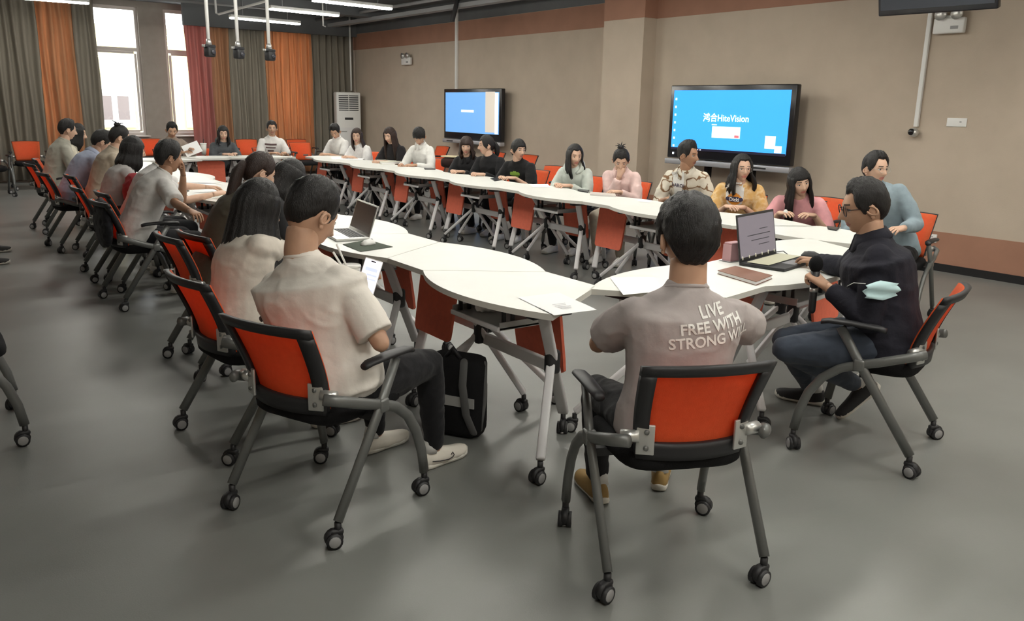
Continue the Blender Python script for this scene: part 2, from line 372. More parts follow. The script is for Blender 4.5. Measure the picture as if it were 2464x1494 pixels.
def display(x, y0, y1, z0, z1, label, on):
    yc, w, h = (y0+y1)/2, y1-y0, z1-z0
    t = empty('interactive_display', (x, yc, 0)); tag(t, label, 'display', 'interactive wall displays')
    MB().box((0, 0, (z0+z1)/2), (.09, w, h), b=.012).build('bezel', M_scrblack, t)
    iw, ih = w-.13, h-.19; zc = (z0+z1)/2+.03
    if on: sm = emis('screen_blue', (.035, .26, .80), 1.0)
    else: sm = emis('screen_pale_blue', (.12, .30, .60), .75)
    s = MB().box((-.047, 0, zc), (.006, iw, ih)).build('screen', sm, t)
    MB().box((-.02, 0, z0-.045), (.11, w+.03, .07), b=.01).build('soundbar', mat('bar_silver', (.42, .43, .46), rough=.4, metal=.4), t)
    MB().box((-.077, -.55 if on else .7, z0-.045), (.004, .22, .02)).build('port_cover', M_black, t)
    st = MB(); st.bar((.08, .35, .06), (.08, .35, z0+.3), .08, .06); st.bar((.08, -.35, .06), (.08, -.35, z0+.3), .08, .06)
    st.box((.08, 0, z0+.25), (.05, .9, .08)); st.box((-.02, .35, .04), (.3, .07, .06)); st.box((-.02, -.35, .04), (.3, .07, .06)); st.box((.08, 0, .35), (.05, .7, .05))
    st.build('stand', M_scrblack, t)
    wm = emis('screen_white', (.80, .85, .92), .9)
    xo = -.0515
    def flat(c, d, m, nm): MB().box((xo, c[0], c[1]), (.001, d[0], d[1])).build(nm, m, s)
    s2 = xo-.0008
    if on:
        vs, fs = text_mesh('鸿合HiteVision', .115, bold=.0016)
        MB().add(vs, fs, 0, False, Matrix.Translation((xo-.001, .02, zc-.005)) @ WM).build('logo_text', wm, s)
        flat((-.0, zc-.14), (.44, .14), wm, 'dialog_box')
        MB().box((s2, -.17, zc-.185), (.001, .07, .03)).build('dialog_button', emis('screen_red', (.75, .12, .14), .8), s)
        MB().box((s2, 0, zc-.095), (.001, .22, .012)).build('dialog_line', emis('screen_grey', (.55, .57, .6), .7), s)
        flat((.19, zc-.05), (.08, .012), wm, 'caption_line')
        flat((-.67, zc-ih/2+.14), (.15, .15), emis('screen_palegrey', (.62, .64, .68), .8), 'corner_panel')
        flat((-.79, zc-ih/2+.06), (.1, .08), wm, 'corner_tab')
        MB().box((xo, 0, zc-ih/2+.0), (.002, iw, .03)).build('taskbar', emis('screen_dark', (.02, .02, .04), .3), s)
        for i in range(8): flat((iw/2-.045, zc+ih/2-.11-i*.1), (.028, .028), wm, 'desktop_icon')
        for i in range(3): MB().box((s2-.001, iw/2-.42-i*.045, zc-ih/2), (.001, .022, .012)).build('taskbar_icon', wm, s)
    else:
        flat((.12, zc+.03), (.42, .045), wm, 'dialog_bar')
        flat((-.62, zc+.02), (.3, .72), emis('screen_beige', (.42, .38, .33), .8), 'side_window')
        flat((-.82, zc), (.1, ih-.02), wm, 'bright_strip')
    return t
display(8.55, 5.93, 7.86, .985, 1.92, 'large wall display showing a bright blue screen with a white logo', True)
display(9.02, 12.33, 14.24, .985, 1.92, 'farther wall display with a pale blue washed-out screen', False)
# small things on the walls
tag(MB().box((9.175, 14.1, 2.66), (.05, .06, 1.5), b=.006).build('cable_duct', M_white), 'white cable duct running up the wall from the farther display', 'cable duct')
def emergency(x, y, z, w, label):
    t = empty('emergency_light', (x, y, z)); tag(t, label, 'emergency light', 'emergency wall lights')
    MB().box((-.03, 0, 0), (.06, w, .15), b=.012).build('battery_case', M_white, t)
    for s in (-1, 1):
        MB().tube([(-.03, s*w*.26, .11), (-.09, s*w*.26, .11)], [.045, .06], 14).build('lamp_head', M_silver, t)
    MB().box((-.03, 0, .085), (.03, w*.7, .03)).build('bracket', M_white, t)
    MB().box((-.0605, -w*.2, -.02), (.002, w*.25, .03)).build('rating_label', mat('label_grey', (.3, .3, .3)), t)
emergency(9.17, 15.98, 2.5, .36, 'white two-headed emergency light high on the far wall')
emergency(8.82, 4.42, 2.48, .31, 'white emergency light under the hanging black screen')
t = empty('wall_camera', (8.79, 4.64, 1.42)); tag(t, 'small round wall camera at the foot of a white cable duct', 'camera')
MB().ell((-.01, 0, 0), (.05, .05, .05)).build('dome', M_silver, t); MB().ell((-.045, .01, .005), (.025, .036, .036)).build('lens', mat('lens_black', (.01, .01, .012), rough=.1), t)
tag(MB().box((8.81, 4.64, 2.5), (.035, .045, 2.04), b=.005).build('cable_duct', M_white), 'white cable duct running down the wall to the small round camera', 'cable duct')
t = tag(MB().box((8.825, 4.23, 1.535), (.008, .2, .085), b=.003).build('wall_plate', M_white), 'white blank wall plate right of the small round camera', 'plate')
MB().box((8.8195, 4.19, 1.54), (.002, .02, .01)).build('mark', mat('label_grey'), t); 
t = empty('wall_socket', (8.82, 4.31, .335)); tag(t, 'square white wall socket in the brown dado band', 'socket')
MB().box((0, 0, 0), (.016, .095, .088), b=.004).build('plate', M_white, t)
for z in (-.015, .015): MB().box((-.0085, 0, z), (.002, .012, .006)).build('slot', M_black, t)
# monitor hanging from the ceiling
t = empty('hanging_monitor', (7.5, 3.9, 2.47)); t.rotation_euler = (0, R(-16), R(5)); tag(t, 'black monitor hanging from the ceiling at the top right', 'monitor')
MB().box((0, 0, .30), (.07, 1.0, .60), b=.012).build('monitor_case', M_scrblack, t)
MB().box((-.036, 0, .31), (.004, .95, .52)).build('screen', mat('dark_screen', (.045, .05, .06), rough=.25), t)
MB().tube([(.05, 0, .4), (-.25, 0, 1.2)], .03).build('ceiling_pole', M_black, t)
# dark projector arm by the ceiling
a, b = P(1107, 0, Y=13.), P(1088, 52, Y=13.)
tag(MB().bar(tuple(a+Vector((0.02, 0, .25))), tuple(b), .09, .05, b=.01).build('ceiling_bracket', M_black), 'dark bracket arm hanging from the ceiling above the farther display', 'bracket')
# air conditioner
t = empty('air_conditioner', (8.78, 18.12, 0)); tag(t, 'tall white floor-standing air conditioner in the corner', 'air conditioner')
t.rotation_euler = (0, 0, R(-14))
MB().box((0, 0, .93), (.56, .34, 1.86), b=.025).build('cabinet', M_white, t)
MB().box((0, -.172, 1.62), (.45, .006, .34), b=.002).build('grille_recess', mat('grille_dark', (.06, .06, .065), rough=.6), t)
for i in range(7): MB().box((0, -.178, 1.48+i*.047), (.45, .012, .020), b=.003).build('louvre', M_white, t)
MB().box((0, -.178, 1.62), (.012, .014, .34)).build('louvre_divider', M_white, t)
MB().box((0, -.174, .62), (.47, .008, .9), b=.003).build('lower_panel', mat('ac_panel', (.70, .70, .70), rough=.4), t)
MB().box((.0, -.174, 1.27), (.19, .008, .05)).build('control_display', M_black, t)
MB().box((-.12, -.1795, .98), (.13, .002, .018)).build('badge', mat('label_grey'), t)

# ------------------------------------------------------------------ tables
def caster_mesh():
    m = MB(); m.tube([(0, 0, .058), (0, 0, .098)], .013, 10, 0)
    rs = []
    m.tube([(-.012, -.016, .04), (.012, -.016, .04)], .034, 14, 0)        # hood
    for sx in (-1, 1):
        m.tube([(sx*.008, -.018, .031), (sx*.026, -.018, .031)], [.031, .031], 16, 0)
        m.tube([(sx*.0262, -.018, .031), (sx*.028, -.018, .031)], [.023, .021], 14, 1)
    m.box((0, -.005, .062), (.03, .05, .022), 0, b=.008)
    return m.mesh('caster', [M_black, M_ring])
CASTER = caster_mesh()
HL, HS, HD, BUL = .56, .205, .275, .14
def top_outline():
    pts = [(HS, HD), (-HS, HD), (-HL, -HD)]
    n = 18
    r = (HL*HL+BUL*BUL)/(2*BUL); cy = -HD-BUL+r; a0 = math.asin(HL/r)
    for i in range(1, n): 
        a = -a0+2*a0*i/n; pts.append((r*math.sin(a), cy-r*math.cos(a)))
    pts.append((HL, -HD))
    return pts[::-1] if False else pts
def table_parts():
    parts = []
    ol = top_outline()
    parts.append(('tabletop', MB().prism(ol, .722, .75, 0, None, 1).mesh('tabletop', [M_top, M_edge]), []))
    pn = []                                             # modesty panel, hung under the chord, swung out at the foot
    for i in range(15):
        a = PI*i/14; pn.append((.205*math.cos(a), .67+.035*math.sin(a)))
    pn += [(-.20, .40), (-.195, .335), (-.175, .32), (.175, .32), (.195, .335), (.20, .40)]
    T = Matrix.Translation((0, .045, 0)) @ Matrix(((1, 0, 0, 0), (0, 0, 1, 0), (0, 1, 0, 0), (0, 0, 0, 1)))
    SH = Matrix.Identity(4); SH[1][2] = -.15; SH[1][3] = .15*.70
    parts.append(('modesty_panel', MB().prism(pn, -.008, .008, 0, SH @ T).mesh('modesty_panel', M_red), []))
    for s in (-1, 1):
        t, b, j, f = (s*.40, -.20, .70), (s*.17, .12, .105), (s*.30, -.07, .45), (s*.575, -.33, .105)
        parts.append(('leg', MB().bar(t, b, .055, .03, b=.008).mesh('leg', M_wsteel), [(CASTER, b)]))
        parts.append(('leg', MB().bar((j[0]+s*.012, j[1]-.012, j[2]-.02), f, .042, .03, b=.008).mesh('leg', M_wsteel), [(CASTER, f)]))
        parts.append(('joint_cover', MB().box((j[0]+s*.008, j[1], j[2]-.01), (.05, .075, .12), b=.018).mesh('joint_cover', M_black), []))
        parts.append(('top_bracket', MB().box((s*.40, -.17, .708), (.06, .22, .028), b=.004).mesh('top_bracket', M_black), []))
        tb = MB()
        for v in (-.27, -.22): tb.box((s*.19, v, .665), (.012, .018, .115))
        parts.append(('tray_bracket', tb.mesh('tray_bracket', M_black), []))
    parts.append(('crossbar', MB().bar((-.29, -.055, .41), (.29, -.055, .41), .03, .06, b=.006).mesh('crossbar', M_wsteel), []))
    parts.append(('panel_rod', MB().tube([(-.30, .045, .708), (.30, .045, .708)], .012, 8).mesh('panel_rod', M_black), []))
    tr = MB(); tr.box((0, -.17, .605), (.42, .27, .012), 0); tr.box((0, -.31, .605), (.42, .014, .024), 1, b=.004)
    tr.box((-.206, -.17, .62), (.008, .27, .035), 0); tr.box((.206, -.17, .62), (.008, .27, .035), 0)
    parts.append(('tray', tr.mesh('tray', [M_tray, M_wsteel]), []))
    return parts
TP = table_parts()
def table(x, y, az, label, sx=1.):
    t = empty('petal_table', (x, y, 0), az2rz(az)); tag(t, label, 'table', 'white petal-shaped tables on castors')
    if sx != 1.: t.scale = (sx, 1, 1)
    for nm, me, subs in TP:
        p = obj(nm, me, t)
        for cm, at in subs: obj('caster', cm, p, loc=(at[0], at[1], 0), rz=random.uniform(-1.5, 1.5))
    return t
FAR_T = ['the man in the blue denim jacket', 'the woman in the pink T-shirt', 'the woman in the orange patterned shirt', 'the man in the cream printed shirt', 'the woman in the pale pink jacket',
         'the woman in the mint hoodie', 'the woman in the black T-shirt with green print', 'the woman in black turning her head away', 'the woman in black with books', 'the boy in the white shirt',
         'the woman with very long dark hair', 'the woman in the white T-shirt', 'the boy in white looking down', 'the air conditioner, left end']
for k in range(-4, 10):
    y = 6.39+.72*k; x = 5.5+.045*(y-5.6)+(.08 if k == -4 else 0)
    table(x, y, (92.6 if k % 2 == 0 else -87.4), 'white table of the far row by '+FAR_T[k+4], .94)
NEAR_T = ['the man in a white T-shirt holding a phone, nearest', 'the silver laptop, second of the near row', 'the silver laptop and mouse, third', 'the long-haired woman, fourth', 'the ponytail woman, fifth',
          'the woman with dark hair bent low, sixth', 'the man holding his chin, seventh', 'the stacked papers, eighth', 'the woman in pale grey, ninth', 'the person in beige, tenth', 'the person in the blue shirt, eleventh',
          'the boy in grey-green, twelfth', 'the left row, last one']
for k in range(13):
    y = 3.17+.772*k; x = 2.485+.03*(y-3.2)
    table(x, y, (91.7 if k % 2 == 0 else -88.3), 'white left-row table by '+NEAR_T[k])
for (x, y, az, l) in ((3.24, 2.735, 170.2, 'white table with a blank sheet in front of the grey T-shirt man'), (3.945, 2.857, -9.8, 'white table under the black laptop and brown notebook'), (4.649, 2.979, 170.2, 'white table beyond the black laptop, right end of the near group')):
    table(x, y, az, l, .94)
for (x, y, az, l) in ((3.33, 13.25, 6, 'left table of the far end row under the window'), (4.10, 13.33, 186, 'white table at the far end in front of the person in the dark grey hoodie'), (4.87, 13.41, 6, 'white table at the far end in front of the man with glasses')):
    table(x, y, az+(180 if False else 0), l)

# ------------------------------------------------------------------ chairs
def chair_parts():
    parts = []
    def S(u, v, off=0.):       # backrest surface
        hw = .197+.028*v-.012*(1-v)**2
        z = .475+.355*v
        y = -.235-.035*math.sin(v*PI*.5)-.06*v*v + .045*u*u + .018*math.cos((v-.25)*3)
        return Vector((u*hw, y-off, z+.012*(1-u*u)*(v > .5)*(v-.5)))
    nu, nv = 14, 10
    def slab(u0, u1, v0, v1, o0, o1, a, b, mb, mi=0):
        g = [[S(u0+(u1-u0)*i/a, v0+(v1-v0)*j/b, o0) for i in range(a+1)] for j in range(b+1)]
        h = [[S(u0+(u1-u0)*i/a, v0+(v1-v0)*j/b, o1) for i in range(a+1)] for j in range(b+1)]
        vs = [p for r in g for p in r]+[p for r in h for p in r]; n = (a+1)*(b+1); fs = []
        I = lambda i, j: j*(a+1)+i
        for j in range(b):
            for i in range(a):
                q = (I(i, j), I(i+1, j), I(i+1, j+1), I(i, j+1)); fs += [q, tuple(n+k for k in q[::-1])]
        for i in range(a): fs += [(I(i+1, 0), I(i, 0), n+I(i, 0), n+I(i+1, 0)), (I(i, b), I(i+1, b), n+I(i+1, b), n+I(i, b))]
        for j in range(b): fs += [(I(0, j), I(0, j+1), n+I(0, j+1), n+I(0, j)), (I(a, j+1), I(a, j), n+I(a, j), n+I(a, j+1))]
        mb.add(vs, fs, mi, True)
    fr = MB()
    slab(-1, 1, .9, 1, .004, .030, nu, 2, fr); slab(-1, 1, 0, .17, .004, .030, nu, 3, fr)
    slab(-1, -.80, .17, .9, .004, .030, 2, nv, fr); slab(.80, 1, .17, .9, .004, .030, 2, nv, fr)
    o_fr = fr.mesh('back_frame', M_black)
    up = MB(); slab(-.985, .985, .05, .985, -.004, .006, nu, nv, up)
    parts.append(('backrest', up.mesh('backrest', M_orange), []))
    parts.append(('back_frame', o_fr, []))
    st = MB(); rs = []
    for z, k in ((.432, .80), (.428, .93), (.442, .985), (.462, 1.), (.478, .97), (.487, .88), (.487, .5)):
        ring = []
        for i in range(28):
            a = 2*PI*i/28; c, s_ = math.cos(a), math.sin(a); e = .42
            x = .235*math.copysign(abs(c)**e, c)*k; y = .235*math.copysign(abs(s_)**e, s_)*k
            zz = z-(.022*(max(0, y)/.235)**3)+.012*(abs(x)/.235)**2*(z > .46)
            ring.append(Vector((x*(1-.06*(-y/.235 > 0)*(-y/.235)), y+.005, zz)))
        rs.append(ring)
    st.rings(rs); parts.append(('seat', st.mesh('seat', M_blackf), []))
    br = MB(); 
    br.bar((-.27, -.02, .43), (.27, -.02, .43), .03, .03)
    br.bar((-.2, .14, .425), (.2, .14, .425), .03, .02)
    parts.append(('seat_rail', br.mesh('seat_rail', M_black), []))
    for s in (-1, 1):
        x = s*.285
        parts.append(('rear_leg', MB().tube([(x-s*.01, .10, .64), (x, -.01, .475), (x, -.265, .10)], .0165, 10, 0, False, 1.35).mesh('rear_leg', M_gsteel), [('caster', CASTER, (x, -.265, 0))]))
        cp = [(s*.235, -.265, .565), (s*.275, -.215, .552), (x, -.08, .503), (x, 0.0, .478), (x, .08, .445), (x, .155, .385), (x, .21, .30), (x, .245, .20), (x, .262, .10)]
        parts.append(('front_leg', MB().tube(cp, .0165, 10, 0, False, 1.35).mesh('front_leg', M_gsteel), [('caster', CASTER, (x, .262, 0))]))
        parts.append(('clamp', MB().box((x, -.004, .478), (.042, .05, .055), b=.008, M=None).mesh('clamp', M_gsteel), []))
        pl = MB(); c = S(s*.86, .22, .036); pl.box((c.x, c.y, c.z), (.06, .010, .105), rz=s*.35, b=.003); pl.tube([(c.x+s*.02, c.y+.005, c.z+.012), (c.x+s*.075, c.y+.03, c.z+.008)], .021, 10)
        bo = [('bolt', MB().tube([(c.x, c.y-.004, c.z+dz), (c.x-s*.002, c.y-.011, c.z+dz)], .009, 8).mesh('bolt', M_gsteel), None) for dz in (-.028, .028)]
        parts.append(('back_bracket', pl.mesh('back_bracket', M_silver), bo))
        ar = MB(); pr = []
        for y, w, z in ((-.10, .018, .655), (-.07, .026, .663), (.05, .030, .667), (.15, .028, .664), (.185, .018, .655)):
            pr.append([Vector((x+w*c_, y, z+.013*s_)) for c_, s_ in [(math.cos(2*PI*i/10), math.sin(2*PI*i/10)) for i in range(10)]])
        ar.rings(pr); parts.append(('armrest', ar.mesh('armrest', M_black), []))
    return parts
CP = chair_parts()
def chair(x, y, az, label, group='orange-backed chairs on castors', arms=True):
    t = empty('conference_chair', (x, y, 0), az2rz(az)); tag(t, label, 'chair', group)
    for nm, me, subs in CP:
        p = obj(nm, me, t)
        for sn, cm, at in subs:
            if at is None: obj(sn, cm, p)
            else: obj(sn, cm, p, loc=(at[0], at[1], 0), rz=random.uniform(-1.2, 1.2))
    return t

# ------------------------------------------------------------------ people
def smooth_step(a, b, x):
    t = max(0., min(1., (x-a)/(b-a))); return t*t*(3-2*t)
HA, HB, HC_ = .076, .094, .118
def head_base(th, ph):
    x = HA*math.sin(th)*math.cos(ph); y = HB*math.cos(th)*math.cos(ph); z = HC_*math.sin(ph)
    low = smooth_step(.0, -.105, z)
    x *= 1-.34*low
    if y > 0: y = y*(1-.10*smooth_step(.03, .10, z)) + .012*smooth_step(-.05, -.11, z)*(y/HB)
    else: y = y*(1-.30*low)
    if z > .02: x *= 1+.05*smooth_step(.02, .07, z)
    return Vector((x, y, z))
def gs(a, w): return math.exp(-(a/w)**2)
def head_mesh(mb, M, wide=1., ears=True):
    nt, npx = 60, 46; grid = []
    for j in range(npx+1):
        ph = -PI/2*.985+PI*.985*j/npx
        row = []
        for i in range(nt):
            t = 2*PI*i/nt; th = t-.45*math.sin(t)
            p = head_base(th, ph); x, y, z = p
            if y > .02:
                f = smooth_step(.02, .06, y)
                nose = gs(x, .011+.004*smooth_step(0, -.035, z))*smooth_step(.022, -.030, z)*smooth_step(-.046, -.036, z)*.024
                nose += gs(x, .017)*gs(z+.034, .008)*.006
                eye = -(gs(abs(x)-.032, .016)*gs(z-.004, .013))*.010
                brow = gs(abs(x)-.030, .024)*gs(z-.026, .009)*.004
                cheek = gs(abs(x)-.040, .02)*gs(z+.028, .02)*.004
                lips = gs(x, .020)*(gs(z+.057, .005)+gs(z+.069, .006))*.0055 - gs(x, .022)*gs(z+.0628, .0028)*.003
                chin = gs(x, .022)*gs(z+.100, .014)*.007 - gs(x, .03)*gs(z+.082, .008)*.003
                y += f*(nose+eye+brow+cheek+lips+chin)
            row.append(Vector((x*wide, y, z)))
        grid.append(row)
    vs = [p for r in grid for p in r]; o = len(mb.v)
    for p in vs: mb.v.append(M @ p)
    for j in range(npx):
        for i in range(nt):
            k = (i+1) % nt; q = (j*nt+i, j*nt+k, (j+1)*nt+k, (j+1)*nt+i)
            c = (vs[q[0]]+vs[q[2]])/2; mi = 0
            if c.y > .05:
                if abs(c.x) < .0235*(1-((c.z+.063)/.016)**2) and -.076 < c.z < -.052: mi = 1
                elif .014 < abs(c.x) < .047 and .0275-.08*max(0, abs(c.x)-.036) < c.z < .0345-.12*max(0, abs(c.x)-.036): mi = 4
            mb.f.append([o+a for a in q]); mb.m.append(mi); mb.sm.append(True)
    mb.f.append([o+i for i in range(nt-1, -1, -1)]); mb.m.append(0); mb.sm.append(True)
    n = len(vs)-nt; mb.f.append([o+n+i for i in range(nt)]); mb.m.append(0); mb.sm.append(True)
    for s in (-1, 1):
        mb.ell((s*.031*wide, .0745, .002), (.0140, .008, .0064), 12, 7, 3, M)
        mb.ell((s*.031*wide, .0795, .002), (.0058, .0045, .0055), 10, 6, 2, M)
        mb.tube([(s*.0175*wide, .0805, .0048), (s*.025*wide, .0840, .0082), (s*.035*wide, .0825, .0086), (s*.046*wide, .074, .0052)], .0014, 6, 2, M=M)
        if not ears: continue
        E_ = M @ Matrix.Translation((s*.0775*wide, -.008, -.008)) @ Matrix.Rotation(s*.35, 4, 'Z') @ Matrix.Rotation(-.2, 4, 'X')
        mb.ell((s*.002, 0, 0), (.008, .019, .031), 12, 8, 0, E_)
        mb.torus((s*.008, 0, .003), (1, 0, 0), .021, .0055, 18, 6, 0, E_, .72 if False else 1.25, .78)
        mb.ell((s*.004, .004, -.027), (.007, .010, .010), 10, 6, 0, E_)
def hair_base(th, ph, off):
    p = head_base(th, ph); n = Vector((math.sin(th)*math.cos(ph), math.cos(th)*math.cos(ph), math.sin(ph)))
    return p+n*off
def hair_cap(mb, M, front=36., side=-4., nape=-34., top=.020, low=.006, puff=0., part=0., seed=0, mi=0):
    nt, nr = 64, 18; rows = []
    for j in range(nr+1):
        t = j/nr; row = []
        for i in range(nt):
            th = -PI+2*PI*i/nt; a = abs(math.degrees(th))
            if a < 32: pm = front-4*gs(a, 12)*(0 if front < 25 else 1)
            elif a < 66: pm = front+(side+6-front)*smooth_step(32, 66, a)
            elif a < 84: pm = side+6-10*smooth_step(66, 76, a)
            elif a < 112: pm = side+16*gs(a-98, 9)
            else: pm = side+(nape-side)*smooth_step(108, 150, a)
            pm += 2.5*noise.noise((math.sin(th)*9+seed, math.cos(th)*9, 1))
            ph = R(90+(pm-90)*t)
            off = low+(top-low)*(1-smooth_step(.35, 1, t)); off *= 1-.75*smooth_step(.9, 1., t)
            off += puff*gs(a, 50)*gs(t-.62, .3)
            if part: off -= .008*gs(math.sin(th)*math.cos(ph)-part, .06)*(math.cos(th) > -.2)
            n3 = noise.noise((math.sin(th)*math.cos(ph)*16+seed, math.cos(th)*math.cos(ph)*16, math.sin(ph)*7))
            row.append(hair_base(th, ph, off*(1+.28*n3)+.001))
        rows.append(row)
    rows.append([p*.965 for p in rows[-1]])
    mb.rings(rows, mi, False, M)
    mb.add([M @ rows[0][0]]*3, [(0, 1, 2)], mi) if False else None
def hair_drape(mb, M, HCp, down, length, a0=50., a1=310., seed=0, flare=.22, wave=.006, taper=.75, mi=0, start=30.):
    # long hair hanging from the head as one thick, strand-edged sheet; M head matrix, down = direction of fall
    nc, nr = 44, 16; outer = []; inner = []
    down = down.normalized(); rnd = random.Random(seed)
    jit = [rnd.uniform(-.03, .03) for _ in range(nc+1)]
    for j in range(nr+1):
        ro, ri = [], []
        for i in range(nc+1):
            th = R(a0+(a1-a0)*i/nc); t = j/nr
            edge = min(i, nc-i)/nc
            if t < .3:
                ph = R(start-(start+14)*t/.3); p = M @ hair_base(th, ph, .020+.008*t); q = M @ hair_base(th, ph, -.008)
            else:
                s = (t-.3)/.7; b = M @ hair_base(th, R(-14), .025); c0 = M @ Vector((0, -.02, 0))
                rad = (b-c0); rad = rad-down*rad.dot(down)
                L = length+jit[i]*(.5+s)
                k = 1+flare*math.sin(min(1, s*1.4)*PI*.5)-(1-taper)*max(0, s-.6)/.4
                p = c0+rad*k+down*((b-c0).dot(down)+L*s)
                q = c0+rad*k*.78+down*((b-c0).dot(down)+L*s)
            w = wave*(noise.noise((i*.9+seed, j*.35, 0))+.7*math.sin(i*2.1))*(.3+t)
            d = (p-HCp); d = d-down*d.dot(down); d = d.normalized() if d.length > 1e-5 else Vector((0, 1, 0))
            ro.append(p+d*w); ri.append(q)
        outer.append(ro); inner.append(ri)
    rs = [outer[j]+inner[j][::-1] for j in range(nr+1)]
    mb.rings(rs, mi, True)
def hand_mesh(mb, M, side=1, curl=.35, mi=0, size=1., thumb=.5):
    # wrist at origin, fingers along +Y, back of the hand +Z, thumb towards side*X
    S = M @ Matrix.Scale(size, 4)
    pr = []
    for y, rx, rz, dz in ((-.02, .026, .020, 0), (.0, .027, .019, 0), (.025, .034, .017, -.001), (.055, .040, .015, -.001), (.082, .041, .0125, 0), (.092, .038, .009, 0)):
        pr.append([Vector((rx*math.copysign(abs(math.cos(a))**.75, math.cos(a)), y, dz+rz*math.copysign(abs(math.sin(a))**.8, math.sin(a)))) for a in [2*PI*i/14 for i in range(14)]])
    mb.rings(pr, mi, True, S)
    for k, (x, y, L) in enumerate(((side*.030, .082, .071), (side*.0105, .087, .079), (-side*.0095, .085, .073), (-side*.029, .078, .057))):
        c = curl*(1+.12*k); p = Vector((x, y-.012, .001)); a = -.08; pts = [p.copy()]
        for f_, w in ((.46, .75), (.30, 1.1), (.24, .8)):
            a += c*w*.9 if len(pts) > 1 else c*.75
            for _ in range(2):
                p = p+Vector((x*.05*(1-min(1, curl)), math.cos(a), -math.sin(a)))*L*f_/2; pts.append(p.copy())
        mb.tube(pts, [.0088, .0086, .0080, .0083, .0074, .0075, .0064], 8, mi, True, .95, S)
    p = Vector((side*.022, .018, -.004)); a = .75-thumb*.5
    pts = [p, p+Vector((side*math.sin(a)*.028, math.cos(a)*.028, -.008)), p+Vector((side*(math.sin(a)*.05-.002), math.cos(a)*.05, -.016)), p+Vector((side*(math.sin(a*.5)*.058), math.cos(a*.5)*.066, -.02-.012*curl)), p+Vector((side*(math.sin(a*.3)*.055), math.cos(a*.3)*.080, -.023-.018*curl))]
    mb.tube(pts, [.013, .0115, .0098, .0094, .0075], 8, mi, True, 1., S)
def remesh(mb, mats, name, vox, it=5, wrinkle=0., wfreq=7., seed=0):
    me = mb.mesh('tmp', mats[0]); o = bpy.data.objects.new('tmp', me); COL.objects.link(o)
    r = o.modifiers.new('r', 'REMESH'); r.mode = 'VOXEL'; r.voxel_size = vox; r.use_smooth_shade = True
    s = o.modifiers.new('s', 'SMOOTH'); s.factor = .5; s.iterations = it
    bpy.context.view_layer.update(); dg = bpy.context.evaluated_depsgraph_get()
    out = bpy.data.meshes.new_from_object(o.evaluated_get(dg)); bpy.data.objects.remove(o); bpy.data.meshes.remove(me)
    out.name = name; out.materials.clear()
    for m in mats: out.materials.append(m)
    if wrinkle:
        nrm = [v.normal.copy() for v in out.vertices]
        for v, n in zip(out.vertices, nrm):
            c = v.co.copy()
            d = noise.noise((c.x*wfreq+seed, c.y*wfreq*1.2, c.z*wfreq*2.0+c.x*3))+.5*noise.noise((c.x*wfreq*2.3+seed, c.y*wfreq*2.3, c.z*wfreq*3+5))
            rd = 1-abs(d)*3; v.co = c+n*wrinkle*(d*.5+max(0, rd)*.6)
    out.polygons.foreach_set('use_smooth', [True]*len(out.polygons)); out.update(); return out
def ik(S, T, a, b, pole):
    d = T-S; l = d.length
    if l > .985*(a+b): T = S+d*(.985*(a+b)/l); d = T-S; l = d.length
    l = max(l, abs(a-b)+.02); u = d.normalized()
    x = (a*a-b*b+l*l)/(2*l); h = math.sqrt(max(0, a*a-x*x)); p = pole-u*pole.dot(u); p.normalize()
    return S+u*x+p*h, T
SKIN = dict(light=mat('skin_light', (.62, .40, .29), rough=.5, var=.04, vscale=20, spec=.35), mid=mat('skin_mid', (.50, .30, .20), rough=.5, var=.05, vscale=20, spec=.35), tan=mat('skin_tan', (.36, .20, .125), rough=.5, var=.05, vscale=20, spec=.35))
M_lip = dict(light=mat('lip_light', (.50, .18, .15), rough=.45), mid=mat('lip_mid', (.38, .15, .12), rough=.45), tan=mat('lip_tan', (.26, .11, .09), rough=.45))
M_brow = mat('brow_hair', (.09, .06, .045), rough=.8)
M_eye = mat('eye_white', (.72, .70, .68), rough=.2)
HAIR = dict(black=mat('hair_black', (.010, .009, .009), rough=.42, var=.5, vscale=40, stretch=(6, 6, .6), bump=.6, bscale=60, spec=.4), brown=mat('hair_brown', (.030, .016, .012), rough=.42, var=.4, vscale=40, stretch=(6, 6, .6), bump=.6, bscale=60, spec=.4))
PEOPLE = []
